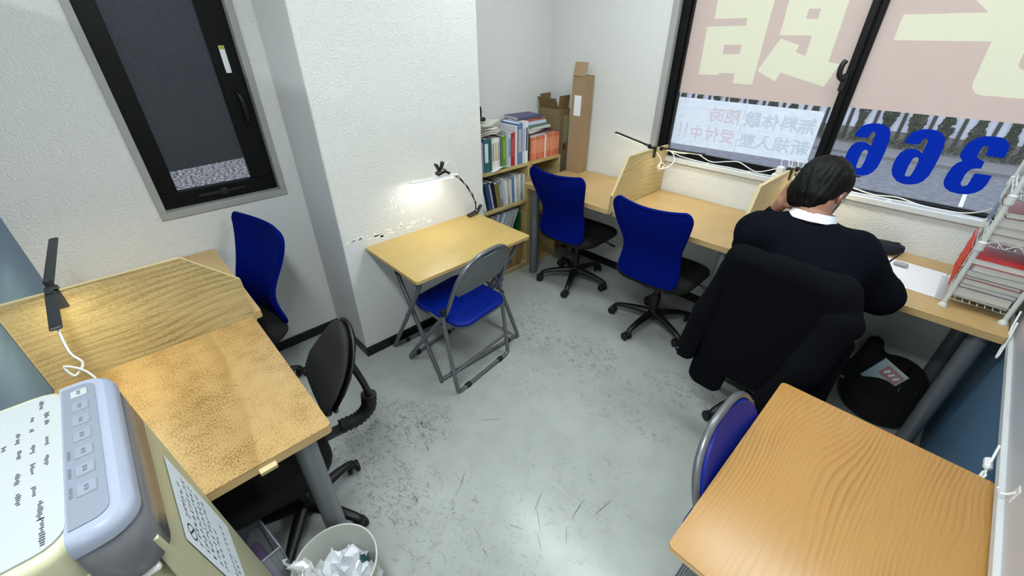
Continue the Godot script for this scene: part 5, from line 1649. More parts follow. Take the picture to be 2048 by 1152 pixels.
	obj("black_sleeve", b, mats.black_rubber, t)

func _clip_shape() -> Builder:
	var b := Builder.new()
	b.box(Vector3(0, 0.004, 0), Vector3(0.014, 0.008, 0.02), 0.002)
	b.box(Vector3(0, 0.011, 0), Vector3(0.010, 0.007, 0.009), 0.002)
	return b

func air_purifier():
	var t := thing("air_purifier", "cream air purifier with grey control top in the left foreground", "air purifier", Vector3(-0.279, 0, -0.702))
	t.scale = Vector3(1, 1.018, 0.914)
	var silver := mat(Color(0.55, 0.575, 0.645), 0.38)
	var grey_panel := mat(Color(0.46, 0.48, 0.53), 0.42)
	var plate := mat(Color(0.625, 0.635, 0.645), 0.45)
	var dark := mat(Color(0.22, 0.22, 0.25), 0.6)
	var b := Builder.new()
	var rings := []
	for s in [[0.0, 0.96], [0.02, 1.0], [1.03, 1.0], [1.036, 0.99]]:
		var ring := []
		for p in round_rect(0.27 * s[1], 0.375 * s[1], 0.035, 5): ring.append(Vector3(p.x - 0.005, s[0], p.y))
		rings.append(ring)
	b.loft(rings)
	obj("body", b, mats.cream_plastic, t)
	# sloping front panel
	b = Builder.new()
	b.prism(v2([0.132, 1.028, 0.142, 1.026, 0.196, 0.16, 0.190, 0.12, 0.128, 0.12]), 0.355, Transform3D(Basis.IDENTITY, Vector3(0, 0, -0.1775)), false)
	obj("front_panel", b, mats.cream_panel, t)
	b = Builder.new()
	b.box(Vector3(0.14, 0.06, 0), Vector3(0.05, 0.10, 0.34), 0.01)
	obj("base", b, mats.cream_plastic, t)
	# cream rim and grey top plate
	b = Builder.new()
	rings = []
	for s in [[1.036, 0.99], [1.085, 1.0], [1.096, 0.985], [1.0975, 0.955]]:
		var ring := []
		for p in round_rect(0.235 * s[1], 0.385 * s[1], 0.04, 5): ring.append(Vector3(p.x - 0.0275, s[0], p.y))
		rings.append(ring)
	b.loft(rings)
	obj("top_rim", b, mats.cream_plastic, t)
	b = Builder.new()
	b.prism(round_rect(0.20, 0.352, 0.028, 5), 0.0035, Transform3D(Basis(Vector3.RIGHT, Vector3(0, 0, -1), Vector3.UP), Vector3(-0.018, 1.097, 0)))
	var top := obj("top_plate", b, plate, t)
	# indicator print: small dark dashes in columns
	b = Builder.new()
	var rng := RandomNumberGenerator.new()
	rng.seed = 4
	for g in [[0.050, -0.115, 3], [0.050, -0.085, 2], [0.066, -0.112, 4], [0.066, -0.092, 3], [0.036, -0.085, 3], [0.036, -0.07, 3], [0.022, -0.065, 3], [0.066, -0.042, 5], [0.052, -0.035, 5], [0.038, -0.035, 5], [0.066, 0.005, 6], [0.052, 0.012, 6], [0.038, 0.02, 6], [0.054, 0.062, 5], [0.040, 0.064, 6], [0.060, 0.105, 9], [0.062, 0.145, 12], [0.060, -0.148, 6]]:
		for k in g[2]:
			var zz: float = g[1] + k * 0.0042 - g[2] * 0.0021
			b.box(Vector3(g[0] + rng.randf_range(-0.0006, 0.0006), 1.1008, zz), Vector3(rng.randf_range(0.002, 0.0055), 0.0004, 0.0022), 0)
	obj("indicator_print", b, dark, top)
	# silver front of the control deck
	b = Builder.new()
	rings = []
	for s in [[1.078, 0.0], [1.088, 0.001], [1.095, 0.004], [1.100, 0.012]]:
		var ring := []
		var inset: float = s[1]
		for p in [[0.08, -0.1925], [0.105, -0.1925]]: ring.append(Vector3(p[0], s[0], p[1] + inset))
		for k in 7:
			var a := -PI / 2 + PI / 2 * k / 6.0
			ring.append(Vector3(0.105 + cos(a) * (0.041 - inset), s[0], -0.150 + sin(a) * (0.0425 - inset)))
		for k in 7:
			var a := PI / 2 * k / 6.0
			ring.append(Vector3(0.105 + cos(a) * (0.041 - inset), s[0], 0.150 + sin(a) * (0.0425 - inset)))
		for p in [[0.105, 0.1925], [0.08, 0.1925]]: ring.append(Vector3(p[0], s[0], p[1] - inset))
		rings.append(ring)
	b.loft(rings)
	obj("control_deck", b, silver, t)
	b = Builder.new()
	rings = []
	for s in [[0.990, 0.006], [0.996, -0.002], [1.076, 0.002], [1.078, 0.006]]:
		var ring := []
		var inset: float = s[1]
		for p in [[0.08, -0.1925], [0.105, -0.1925]]: ring.append(Vector3(p[0], s[0], p[1] + inset))
		for k in 7:
			var a := -PI / 2 + PI / 2 * k / 6.0
			ring.append(Vector3(0.105 + cos(a) * (0.041 - inset), s[0], -0.150 + sin(a) * (0.0425 - inset)))
		for k in 7:
			var a := PI / 2 * k / 6.0
			ring.append(Vector3(0.105 + cos(a) * (0.041 - inset), s[0], 0.150 + sin(a) * (0.0425 - inset)))
		for p in [[0.105, 0.1925], [0.08, 0.1925]]: ring.append(Vector3(p[0], s[0], p[1] - inset))
		rings.append(ring)
	b.loft(rings)
	obj("front_lip", b, mat(Color(0.40, 0.40, 0.42), 0.25), t, "dark grey glossy lip below the control deck")
	b = Builder.new()
	var strip := PackedVector2Array()
	for p in [[0.084, -0.168], [0.105, -0.168]]: strip.append(Vector2(p[0], -p[1]))
	for k in 6:
		var a := -PI / 2 + PI / 2 * k / 5.0
		strip.append(Vector2(0.105 + cos(a) * 0.018, 0.150 - sin(a) * 0.018))
	for k in 6:
		var a := PI / 2 * k / 5.0
		strip.append(Vector2(0.105 + cos(a) * 0.018, -0.150 - sin(a) * 0.018))
	strip.append(Vector2(0.084, -0.168))
	b.prism(strip, 0.002, Transform3D(Basis(Vector3.RIGHT, Vector3(0, 0, -1), Vector3.UP), Vector3(0, 1.0995, 0)), false)
	var panel := obj("button_panel", b, grey_panel, t)
	for k in 7:
		b = Builder.new()
		var zz := -0.142 + k * 0.041
		b.box(Vector3(0.104, 1.1020, zz), Vector3(0.020, 0.0022, 0.024 if k > 0 else 0.020), 0.001)
		var button := obj("button", b, plate if k == 0 else mat(Color(0.49, 0.51, 0.565), 0.4), panel)
		b = Builder.new()
		for q in 2: b.box(Vector3(0.104, 1.1033, zz - 0.0035 + q * 0.007), Vector3(0.0045, 0.0003, 0.0045), 0)
		if k > 3:
			for q in 5: b.box(Vector3(0.0885, 1.1018, zz - 0.012 + q * 0.0045), Vector3(0.0035, 0.0004, 0.0024), 0)
		obj("button_print", b, mat(Color(0.36, 0.37, 0.42), 0.6), panel)
	# grip recess and catch on the near side
	b = Builder.new()
	b.box(Vector3(-0.02, 0.985, 0.1885), Vector3(0.13, 0.03, 0.004), 0.002)
	obj("grip_recess", b, mat(Color(0.55, 0.54, 0.44), 0.6), t)
	b = Builder.new()
	b.box(Vector3(0.118, 0.985, 0.182), Vector3(0.022, 0.012, 0.012), 0.003)
	obj("catch", b, mats.white_plastic, t)
	# taped notice on the front panel
	var img := Image.create(256, 362, true, Image.FORMAT_RGB8)
	img.fill(Color(0.83, 0.86, 0.90))
	for r in 9:
		var y := 46 + r * 34
		var x := 26
		if r == 0:
			for k in 60:
				var a := TAU * k / 60
				img.fill_rect(Rect2i(44 + int(cos(a) * 20), y + int(sin(a) * 20), 4, 4), Color(0.12, 0.12, 0.14))
			for k in 30: img.fill_rect(Rect2i(32 + k, y - 13 + k, 4, 4), Color(0.12, 0.12, 0.14))
			x = 86
		while x < [200, 228, 220, 232, 226, 150, 0, 210, 120][r]:
			for q in 5:
				var horizontal := rng.randf() < 0.5
				img.fill_rect(Rect2i(x + rng.randi_range(0, 9), y - 9 + rng.randi_range(0, 15), 9 if horizontal else 3, 3 if horizontal else 10), Color(0.16, 0.16, 0.18))
			x += 19
	img.generate_mipmaps()
	var m := mat(Color.WHITE, 0.8)
	m.albedo_texture = ImageTexture.create_from_image(img)
	b = Builder.new()
	var fx := func(y: float) -> float: return -0.279 + 0.142 + (1.0445 - y) / 0.8816 * 0.054 + 0.0015
	b.quad_uv(Vector3(fx.call(0.655), 0.655, -0.622), Vector3(fx.call(0.655), 0.655, -0.829), Vector3(fx.call(0.945), 0.945, -0.809), Vector3(fx.call(0.945), 0.945, -0.602))
	var o := obj("paper_notice", b, m)
	tag(o, "white handwritten notice taped to the front of the air purifier", "notice")
	# clear plastic file case beside it, under the desk end
	t = thing("file_case", "clear plastic file case with purple contents between the air purifier and the desk leg", "file case", Vector3(-0.115, 0, -1.005), 0.15)
	var clear := mat(Color(0.85, 0.87, 0.90, 0.22), 0.12)
	clear.transparency = BaseMaterial3D.TRANSPARENCY_ALPHA
	b = Builder.new()
	for s in [[-0.05, -0.10, -0.048, 0.10], [0.048, -0.10, 0.05, 0.10], [-0.05, -0.102, 0.05, -0.10], [-0.05, 0.10, 0.05, 0.102]]: b.span(Vector3(s[0], 0.002, s[1]), Vector3(s[2], 0.36, s[3]), 0)
	obj("case", b, clear, t)
	b = Builder.new()
	b.box(Vector3(0, 0.001, 0), Vector3(0.10, 0.002, 0.204), 0)
	for s in [[-0.049, 0.101], [0.049, 0.101], [-0.049, -0.101], [0.049, -0.101]]: b.box(Vector3(s[0], 0.18, s[1]), Vector3(0.006, 0.36, 0.006), 0.002)
	b.box(Vector3(0, 0.36, 0.101), Vector3(0.10, 0.006, 0.005), 0.001)
	b.box(Vector3(0.049, 0.36, 0.0), Vector3(0.005, 0.006, 0.204), 0.001)
	obj("case_edges", b, mat(Color(0.55, 0.56, 0.60), 0.3), t)
	b = Builder.new()
	b.box(Vector3(0.0, 0.11, 0.0), Vector3(0.06, 0.20, 0.17), 0.004, Basis(Vector3.BACK, 0.05))
	obj("contents", b, mat(Color(0.42, 0.36, 0.50), 0.6), t)

func bin():
	var at := Vector3(0.045, 0, -0.795)
	var t := thing("waste_bin", "translucent white waste bin full of crumpled paper at the bottom edge", "bin", at)
	var m := mat(Color(0.80, 0.81, 0.78), 0.5)
	m.backlight_enabled = true
	m.backlight = Color(0.6, 0.6, 0.58)
	var b := Builder.new()
	b.lathe([Vector2(0, 0), Vector2(0.088, 0), Vector2(0.092, 0.006), Vector2(0.115, 0.285), Vector2(0.119, 0.290), Vector2(0.119, 0.300), Vector2(0.114, 0.300), Vector2(0.111, 0.285), Vector2(0.088, 0.008), Vector2(0, 0.006)], 40)
	obj("bucket", b, m, t)
	b = Builder.new()
	var ring := []
	for k in 40: ring.append(Vector3(cos(TAU * k / 40) * 0.117, 0.300, sin(TAU * k / 40) * 0.117))
	b.tube(ring, 0.003, 6, true)
	obj("rim", b, m, t)
	var white := mat(Color(0.86, 0.87, 0.90), 0.8)
	for k in 5:
		b = Builder.new()
		var q: Array = [[Vector3(0.01, 0.245, 0.005), Vector3(0.050, 0.085, 0.05)], [Vector3(0.038, 0.22, 0.045), Vector3(0.045, 0.05, 0.045)], [Vector3(-0.03, 0.21, 0.035), Vector3(0.045, 0.06, 0.05)], [Vector3(0.045, 0.19, -0.03), Vector3(0.045, 0.05, 0.045)], [Vector3(-0.02, 0.12, -0.02), Vector3(0.055, 0.07, 0.055)]][k]
		crumple(b, at + q[0], q[1], 40 + k, 0.55)
		var o := obj("crumpled_paper", b, white)
		tag(o, ["tallest crumpled white paper in the waste bin", "crumpled white paper near the front rim in the waste bin", "crumpled white paper on the left side in the waste bin", "crumpled white paper on the right side in the waste bin", "crumpled white paper at the bottom of the waste bin"][k], "paper", "crumpled papers in the bin")
	b = Builder.new()
	crumple(b, at + Vector3(0.055, 0.235, 0.012), Vector3(0.026, 0.014, 0.026), 61, 0.5)
	var o := obj("wrapper", b, mat(Color(0.10, 0.28, 0.31), 0.4))
	tag(o, "small teal wrapper between the papers in the waste bin", "wrapper")
	# crinkled clear bag hanging over the rim
	var film := mat(Color(0.90, 0.91, 0.93, 0.40), 0.08)
	film.transparency = BaseMaterial3D.TRANSPARENCY_ALPHA
	var n := noise(63, 1.0, 3)
	b = Builder.new()
	var rows := []
	for i in 16:
		var row := []
		for k in 10:
			var v := i / 15.0
			var u := k / 9.0 - 0.5
			var w := 0.10 + 0.05 * v
			var p := Vector3(-0.085 + 0.07 * v + u * 0.03, 0.385 - 0.16 * v, 0.0 + u * w)
			p += Vector3(n.get_noise_2d(u * 14.0, v * 5.0), n.get_noise_2d(u * 14.0 + 40.0, v * 5.0), n.get_noise_2d(u * 14.0 + 80.0, v * 5.0)) * 0.03
			row.append(at + p)
		rows.append(row)
	for i in 15:
		for k in 9: b.quad(rows[i][k], rows[i][k + 1], rows[i + 1][k + 1], rows[i + 1][k])
	o = obj("plastic_bag", b, film)
	tag(o, "crinkled clear plastic bag sticking out of the waste bin", "plastic bag")
	b = Builder.new()
	crumple(b, at + Vector3(0.07, 0.225, 0.055), Vector3(0.03, 0.03, 0.03), 66, 0.6)
	o = obj("clear_wrapper", b, film)
	tag(o, "clear crumpled wrapper at the right rim of the waste bin", "wrapper")

func rack():
	var t := thing("wire_rack", "white wire rack with books at the end of the window desk", "rack", Vector3(2.13, 0.7135, 0.172))
	var m := mat(Color(0.80, 0.81, 0.80), 0.4)
	var deep := 0.30
	var wide := 0.165
	for s in [[0.0, 0.0], [0.0, wide], [deep, 0.0], [deep, wide]]:
		var b := Builder.new()
		b.lathe([Vector2(0, 0), Vector2(0.014, 0), Vector2(0.013, 0.008), Vector2(0.0075, 0.016), Vector2(0.0075, 0.235), Vector2(0.0125, 0.238), Vector2(0.0125, 0.268), Vector2(0.0075, 0.272), Vector2(0.0075, 0.405), Vector2(0.0125, 0.408), Vector2(0.0125, 0.438), Vector2(0.0075, 0.442), Vector2(0.0075, 0.55), Vector2(0, 0.555)], 12, Vector3(s[0], 0, s[1]))
		obj("post", b, m, t)
	for y in [0.035, 0.258, 0.428]:
		var b := Builder.new()
		for q in [0.0, 0.022]:
			b.tube([Vector3(0, y + q, 0), Vector3(deep, y + q, 0), Vector3(deep, y + q, wide), Vector3(0, y + q, wide)], 0.0028, 6, true)
		for k in 9:
			var zz := wide * k / 8.0
			b.tube([Vector3(0, y, zz), Vector3(deep, y, zz)], 0.002, 5)
		for side in (4 if y > 0.1 else 0):
			var a: Vector3 = [Vector3(0, y, 0), Vector3(0, y, 0), Vector3(deep, y, 0), Vector3(0, y, wide)][side]
			var e: Vector3 = [Vector3(deep, y, 0), Vector3(0, y, wide), Vector3(deep, y, wide), Vector3(deep, y, wide)][side]
			var zig := []
			var n := 8 if side in [0, 3] else 6
			for k in n + 1: zig.append(a.lerp(e, float(k) / n) + Vector3(0, 0.022 if k % 2 else 0.0, 0))
			b.tube(zig, 0.0018, 5)
		obj("shelf", b, m, t)
	# guard frames on the left side
	var b: Builder
	for y in [0.06, 0.28]:
		b = Builder.new()
		b.tube(curve([Vector3(0.03, y, -0.004), Vector3(0.03, y + 0.14, -0.004), Vector3(0.05, y + 0.155, -0.004), Vector3(0.25, y + 0.155, -0.004), Vector3(0.27, y + 0.14, -0.004), Vector3(0.27, y, -0.004)], 3), 0.0026, 6)
		obj("side_guard", b, m, t)
	b = Builder.new()
	b.tube(curve([Vector3(0.02, 0.45, -0.002), Vector3(0.02, 0.52, -0.002), Vector3(0.04, 0.535, -0.002), Vector3(0.26, 0.535, -0.002), Vector3(0.28, 0.52, -0.002), Vector3(0.28, 0.45, -0.002)], 3), 0.0026, 6)
	obj("side_guard", b, m, t)
	# stacked books, lowest shelf
	var red := Color(0.74, 0.10, 0.10)
	var low := [[0.042, Color(0.62, 0.63, 0.63), "grey thick book lowest in the wire rack"], [0.016, Color(0.40, 0.41, 0.55), "bluish book above the grey one in the wire rack"], [0.020, Color(0.75, 0.75, 0.76), "pale book in the lower pile of the wire rack"], [0.012, Color(0.72, 0.14, 0.16), "thin red book in the lower pile of the wire rack"], [0.024, Color(0.60, 0.58, 0.58), "grey book above the thin red one in the wire rack"], [0.022, Color(0.78, 0.78, 0.78), "white book below the dated red book in the wire rack"], [0.024, red, "red book dated 2022 on top of the lower pile in the wire rack"]]
	var y := 0.7135 + 0.042
	for k in low.size():
		var o := lying_book("book", Vector3(2.265 - 0.004 * k, y, 0.2545 + 0.002 * (k % 3)), Vector3(0.155 - 0.006 * (k % 2), low[k][0], 0.235), PI / 2 + 0.02 * (k % 3 - 1), low[k][1], low[k][2], "book", "books in the wire rack", Color(0.80, 0.79, 0.77))
		if k == 6:
			var tm := TextMesh.new()
			tm.text = "2022"
			var f := SystemFont.new()
			f.font_names = PackedStringArray(["Droid Sans"])
			f.font_weight = 700
			tm.font = f
			tm.font_size = 16
			tm.pixel_size = 0.0022
			tm.depth = 0.0006
			var lt := put("year_print", tm, mats.paper, o)
			lt.transform = Transform3D(Basis(Vector3(0, 0, 1), Vector3.UP, Vector3(-1, 0, 0)).inverse() * Basis.IDENTITY, Vector3(0, 0, 0))
			lt.position = Vector3(0.02, 0.0245, 0.08)
			lt.rotation = Vector3(-PI / 2, 0, 0)
		y += float(low[k][0]) + 0.0012
	# middle shelf
	y = 0.7135 + 0.265
	var mid := [[0.030, Color(0.66, 0.62, 0.60), "beige book lowest on the middle shelf of the wire rack"], [0.026, Color(0.72, 0.69, 0.66), "pale beige book on the middle shelf of the wire rack"], [0.030, Color(0.80, 0.81, 0.80), "white book on the middle shelf of the wire rack"], [0.022, Color(0.46, 0.12, 0.14), "dark red glossy book on top of the middle pile in the wire rack"]]
	for k in mid.size():
		lying_book("book", Vector3(2.275 + 0.004 * k, y, 0.2545), Vector3(0.15, mid[k][0], 0.24), PI / 2 + 0.03 * (k - 1), mid[k][1], mid[k][2], "book", "books in the wire rack", Color(0.78, 0.76, 0.74))
		y += float(mid[k][0]) + 0.0012
	# packets on the top shelf
	y = 0.7135 + 0.435
	var packs := [[Color(0.62, 0.24, 0.18), "rust red packet on the top shelf of the wire rack"], [Color(0.10, 0.13, 0.42), "dark blue packet on the top shelf of the wire rack"], [Color(0.78, 0.80, 0.80), "white and blue packet on the top shelf of the wire rack"]]
	for k in 3:
		var bb := Builder.new()
		bb.box(Vector3(0, 0.045, 0), Vector3(0.075, 0.09, 0.045), 0.012, Basis(Vector3.UP, 0.3 * k) * Basis(Vector3.BACK, 0.12))
		var o := obj("packet", bb, mat(packs[k][0], 0.4))
		o.position = Vector3(2.20 + 0.075 * k, y - 0.002, 0.235 + 0.018 * k)
		tag(o, packs[k][1], "packet", "packets on the rack")
	# orange mesh tray standing at the window side of the rack
	t = thing("mesh_tray", "orange plastic mesh tray standing inside the left of the wire rack", "tray", Vector3(2.165, 0.775, 0.158))
	var orange := mat(Color(0.80, 0.20, 0.07), 0.45)
	for r in 7:
		b = Builder.new()
		b.box(Vector3(0.13, 0.012 + r * 0.025, 0), Vector3(0.25, 0.009, 0.004), 0.001)
		obj("slat", b, orange, t)
	for c in 9:
		b = Builder.new()
		for r in 6: b.box(Vector3(0.01 + c * 0.030 + (0.015 if r % 2 else 0.0), 0.0245 + r * 0.025, 0), Vector3(0.008, 0.018, 0.004), 0)
		obj("rib", b, orange, t)
	# small pale blue card case hanging on the rack side
	b = Builder.new()
	b.box(Vector3(2.30, 1.055, 0.161), Vector3(0.075, 0.075, 0.005), 0.001)
	var o := obj("card_case", b, mat(Color(0.46, 0.53, 0.64), 0.3))
	tag(o, "small grey blue card case hooked on the wire rack side", "card case")

func desk_things():
	# open sheets in front of the student
	var b := Builder.new()
	b.box(Vector3(0, 0, 0), Vector3(0.285, 0.002, 0.21), 0.0005)
	var o := obj("paper_sheet", b, mats.paper)
	o.position = Vector3(2.325, 0.7145, 0.047)
	o.rotation.y = -0.04
	tag(o, "blank white sheet with an eraser on it on the student's desk", "paper")
	b = Builder.new()
	b.box(Vector3(0, 0, 0), Vector3(0.285, 0.002, 0.21), 0.0005)
	o = obj("paper_sheet", b, mats.paper)
	o.position = Vector3(2.33, 0.7145, -0.170)
	o.rotation.y = -0.03
	tag(o, "white sheet under the student's writing hand", "paper")
	b = Builder.new()
	b.box(Vector3(0, 0.010, 0), Vector3(0.022, 0.018, 0.052), 0.006)
	o = obj("eraser", b, mat(Color(0.62, 0.62, 0.64), 0.7))
	o.position = Vector3(2.40, 0.716, 0.002)
	o.rotation.y = -0.1
	tag(o, "grey worn eraser lying on the blank sheet", "eraser")
	# clear sleeve beside the rack
	var film := mat(Color(0.90, 0.92, 0.94, 0.35), 0.2)
	film.transparency = BaseMaterial3D.TRANSPARENCY_ALPHA
	b = Builder.new()
	b.box(Vector3(2.30, 0.7165, 0.160), Vector3(0.26, 0.0012, 0.035), 0)
	o = obj("clear_sleeve", b, film)
	tag(o, "clear plastic sleeve lying between the sheet and the wire rack", "sleeve")
	# navy pencil case
	var t := thing("pencil_case", "navy zipped pencil case on the desk right of the student", "pencil case", Vector3(2.500, 0.7135, -0.115), 0.35)
	b = Builder.new()
	var rings := []
	for i in 9:
		var v := -0.105 + 0.21 * i / 8.0
		var s: float = [0.55, 0.85, 0.97, 1.0, 1.0, 1.0, 0.97, 0.85, 0.55][i]
		var ring := []
		for p in round_rect(0.065 * s, 0.058 * s, 0.02 * s, 4): ring.append(Vector3(p.x, 0.030 + p.y, v))
		rings.append(ring)
	b.loft(rings)
	obj("pouch", b, mat(Color(0.05, 0.06, 0.14), 0.75), t)
	b = Builder.new()
	b.box(Vector3(0.0, 0.0595, 0), Vector3(0.010, 0.003, 0.17), 0.001)
	obj("zip", b, mats.black_plastic, t)
	# pencil in the hand
	b = Builder.new()
	b.tube([Vector3(2.315, 0.722, -0.055), Vector3(2.300, 0.735, -0.048), Vector3(2.235, 0.83, -0.015)], [0.001, 0.0038, 0.0038], 6)
	o = obj("pencil", b, mat(Color(0.15, 0.15, 0.17), 0.5))
	tag(o, "dark pencil in the student's right hand", "pencil")

func bag():
	var t := thing("school_bag", "black school bag on the floor under the student's desk by the right partition", "bag", Vector3(2.37, 0, 0.165))
	var m := mat(Color(0.020, 0.020, 0.023), 0.85)
	var s := Sdf.new(Vector3(-0.26, -0.01, -0.22), Vector3(0.24, 0.36, 0.22), 0.014, 0.06)
	s.ball(Vector3(0.0, 0.10, 0.0), Vector3(0.19, 0.105, 0.16))
	s.ball(Vector3(0.06, 0.16, 0.03), Vector3(0.13, 0.09, 0.12))
	s.ball(Vector3(-0.10, 0.08, 0.02), Vector3(0.11, 0.08, 0.13))
	s.bone(Vector3(0.05, 0.12, -0.09), Vector3(0.09, 0.28, -0.10), 0.06, 0.035)
	var b := Builder.new()
	s.build(b)
	obj("body", b, m, t)
	b = Builder.new()
	b.tube(curve([Vector3(-0.12, 0.16, 0.06), Vector3(-0.06, 0.22, 0.05), Vector3(0.04, 0.25, 0.06), Vector3(0.12, 0.20, 0.07)]), 0.008, 8)
	obj("strap", b, mats.black_plastic, t)
	b = Builder.new()
	b.tube(curve([Vector3(-0.15, 0.11, 0.09), Vector3(-0.05, 0.185, 0.115), Vector3(0.08, 0.20, 0.12)]), 0.004, 6)
	obj("zip", b, mats.charcoal_plastic, t)
	# printed packet poking out
	var p := thing("snack_packet", "teal and red printed packet sticking out of the black school bag", "packet", Vector3(2.275, 0.165, 0.125))
	var face := Vector3(-0.80, 0.58, -0.12).normalized()
	var right := Vector3.UP.cross(face).normalized().rotated(face, -0.35)
	p.basis = Basis(right, face.cross(right), face)
	b = Builder.new()
	b.box(Vector3(0, 0.06, 0), Vector3(0.12, 0.13, 0.012), 0.003)
	obj("pouch", b, mat(Color(0.30, 0.46, 0.52), 0.35), p)
	b = Builder.new()
	b.box(Vector3(0.014, 0.085, 0.0065), Vector3(0.080, 0.055, 0.001), 0)
	obj("red_panel", b, mat(Color(0.46, 0.05, 0.08), 0.4), p)
	b = Builder.new()
	for k in 3: b.box(Vector3(-0.008 + k * 0.022, 0.085, 0.0075), Vector3(0.010, 0.024, 0.0008), 0, Basis(Vector3.BACK, -0.4))
	obj("white_print", b, mats.paper, p)
	b = Builder.new()
	b.box(Vector3(0, 0.124, 0), Vector3(0.12, 0.006, 0.013), 0.001)
	obj("seal", b, mat(Color(0.62, 0.60, 0.52), 0.4), p)

# ---------------------------------------------------------------- rounded bodies: distances to tapered bones, meshed as surface nets
class Sdf:
	var lo: Vector3
	var n: Vector3i
	var cell: float
	var k: float
	var f: PackedFloat32Array
	func _init(lo_: Vector3, hi: Vector3, cell_: float, k_: float):
		lo = lo_; cell = cell_; k = k_
		n = Vector3i(((hi - lo) / cell).ceil()) + Vector3i.ONE
		f.resize(n.x * n.y * n.z)
		f.fill(1.0)
	func merge(i: int, d: float, cut: bool):
		var a := f[i]
		if cut:
			d = -d
			var h := maxf(k - absf(a - d), 0.0) / k
			f[i] = maxf(a, d) + h * h * k * 0.25
		else:
			var h := maxf(k - absf(a - d), 0.0) / k
			f[i] = minf(a, d) - h * h * k * 0.25
	func area(a: Vector3, b: Vector3) -> Array:
		var i0 := Vector3i(((a - lo) / cell).floor()).clamp(Vector3i.ZERO, n - Vector3i.ONE)
		var i1 := Vector3i(((b - lo) / cell).ceil()).clamp(Vector3i.ZERO, n - Vector3i.ONE)
		return [i0, i1]
	func bone(a: Vector3, b: Vector3, ra: float, rb: float, squash := Vector3.ONE, cut := false):
		var r := Vector3.ONE * (maxf(ra, rb) / minf(squash.x, minf(squash.y, squash.z)) + k + cell * 2)
		var q := area(a.min(b) - r, a.max(b) + r)
		var ab := (b - a) * squash
		var l2 := maxf(ab.length_squared(), 1e-9)
		for z in range(q[0].z, q[1].z + 1):
			for y in range(q[0].y, q[1].y + 1):
				for x in range(q[0].x, q[1].x + 1):
					var p := (lo + Vector3(x, y, z) * cell - a) * squash
					var t := clampf(p.dot(ab) / l2, 0.0, 1.0)
					merge((z * n.y + y) * n.x + x, (p - ab * t).length() - lerpf(ra, rb, t), cut)
	func ball(c: Vector3, radii: Vector3, turn := Basis.IDENTITY, cut := false):
		var big := maxf(radii.x, maxf(radii.y, radii.z))
		var small := minf(radii.x, minf(radii.y, radii.z))
		var r := Vector3.ONE * (big + k + cell * 2)
		var q := area(c - r, c + r)
		var inv := turn.inverse()
		for z in range(q[0].z, q[1].z + 1):
			for y in range(q[0].y, q[1].y + 1):
				for x in range(q[0].x, q[1].x + 1):
					var p := inv * (lo + Vector3(x, y, z) * cell - c)
					var e := (p / radii).length()
					var g := (p / (radii * radii)).length()
					var d := e * (e - 1.0) / maxf(g, 1e-4) if e > 1e-4 else -small
					merge((z * n.y + y) * n.x + x, d, cut)
	# cuts away everything on the side that the normal points to
	func cut_plane(at: Vector3, normal: Vector3):
		normal = normal.normalized()
		for z in n.z:
			for y in n.y:
				for x in n.x:
					var i := (z * n.y + y) * n.x + x
					var d := (lo + Vector3(x, y, z) * cell - at).dot(normal)
					var a := f[i]
					var h := maxf(k - absf(a - d), 0.0) / k
					f[i] = maxf(a, d) + h * h * k * 0.25
	func ripple(how: Callable):
		for z in n.z:
			for y in n.y:
				for x in n.x:
					var i := (z * n.y + y) * n.x + x
					if absf(f[i]) < 0.05: f[i] += how.call(lo + Vector3(x, y, z) * cell)
	func build(b: Builder):
		b.group += 1
		var sx := 1
		var sy := n.x
		var sz := n.x * n.y
		var corner := [0, sx, sy, sx + sy, sz, sz + sx, sz + sy, sz + sx + sy]
		var off := [Vector3(0, 0, 0), Vector3(1, 0, 0), Vector3(0, 1, 0), Vector3(1, 1, 0), Vector3(0, 0, 1), Vector3(1, 0, 1), Vector3(0, 1, 1), Vector3(1, 1, 1)]
		var edges := [[0, 1], [2, 3], [4, 5], [6, 7], [0, 2], [1, 3], [4, 6], [5, 7], [0, 4], [1, 5], [2, 6], [3, 7]]
		var at := {}
		for z in n.z - 1:
			for y in n.y - 1:
				for x in n.x - 1:
					var i := z * sz + y * sy + x
					var inside := 0
					for c in corner:
						if f[i + c] < 0.0: inside += 1
					if inside == 0 or inside == 8: continue
					var s := Vector3.ZERO
					var m := 0
					for e in edges:
						var fa := f[i + corner[e[0]]]
						var fb := f[i + corner[e[1]]]
						if (fa < 0.0) == (fb < 0.0): continue
						s += off[e[0]].lerp(off[e[1]], fa / (fa - fb))
						m += 1
					at[i] = lo + (Vector3(x, y, z) + s / m) * cell
		for i in at:
			var base: bool = f[i] < 0.0
			for ax in 3:
				var step: int = [sx, sy, sz][ax]
				var u: int = [sy, sz, sx][ax]
				var v: int = [sz, sx, sy][ax]
				if i - u < 0 or i - v < 0: continue
				if base == (f[i + step] < 0.0): continue
				if not (at.has(i - u) and at.has(i - v) and at.has(i - u - v)): continue
				if base: b.quad(at[i], at[i - u], at[i - u - v], at[i - v], b.group)
				else: b.quad(at[i], at[i - v], at[i - u - v], at[i - u], b.group)

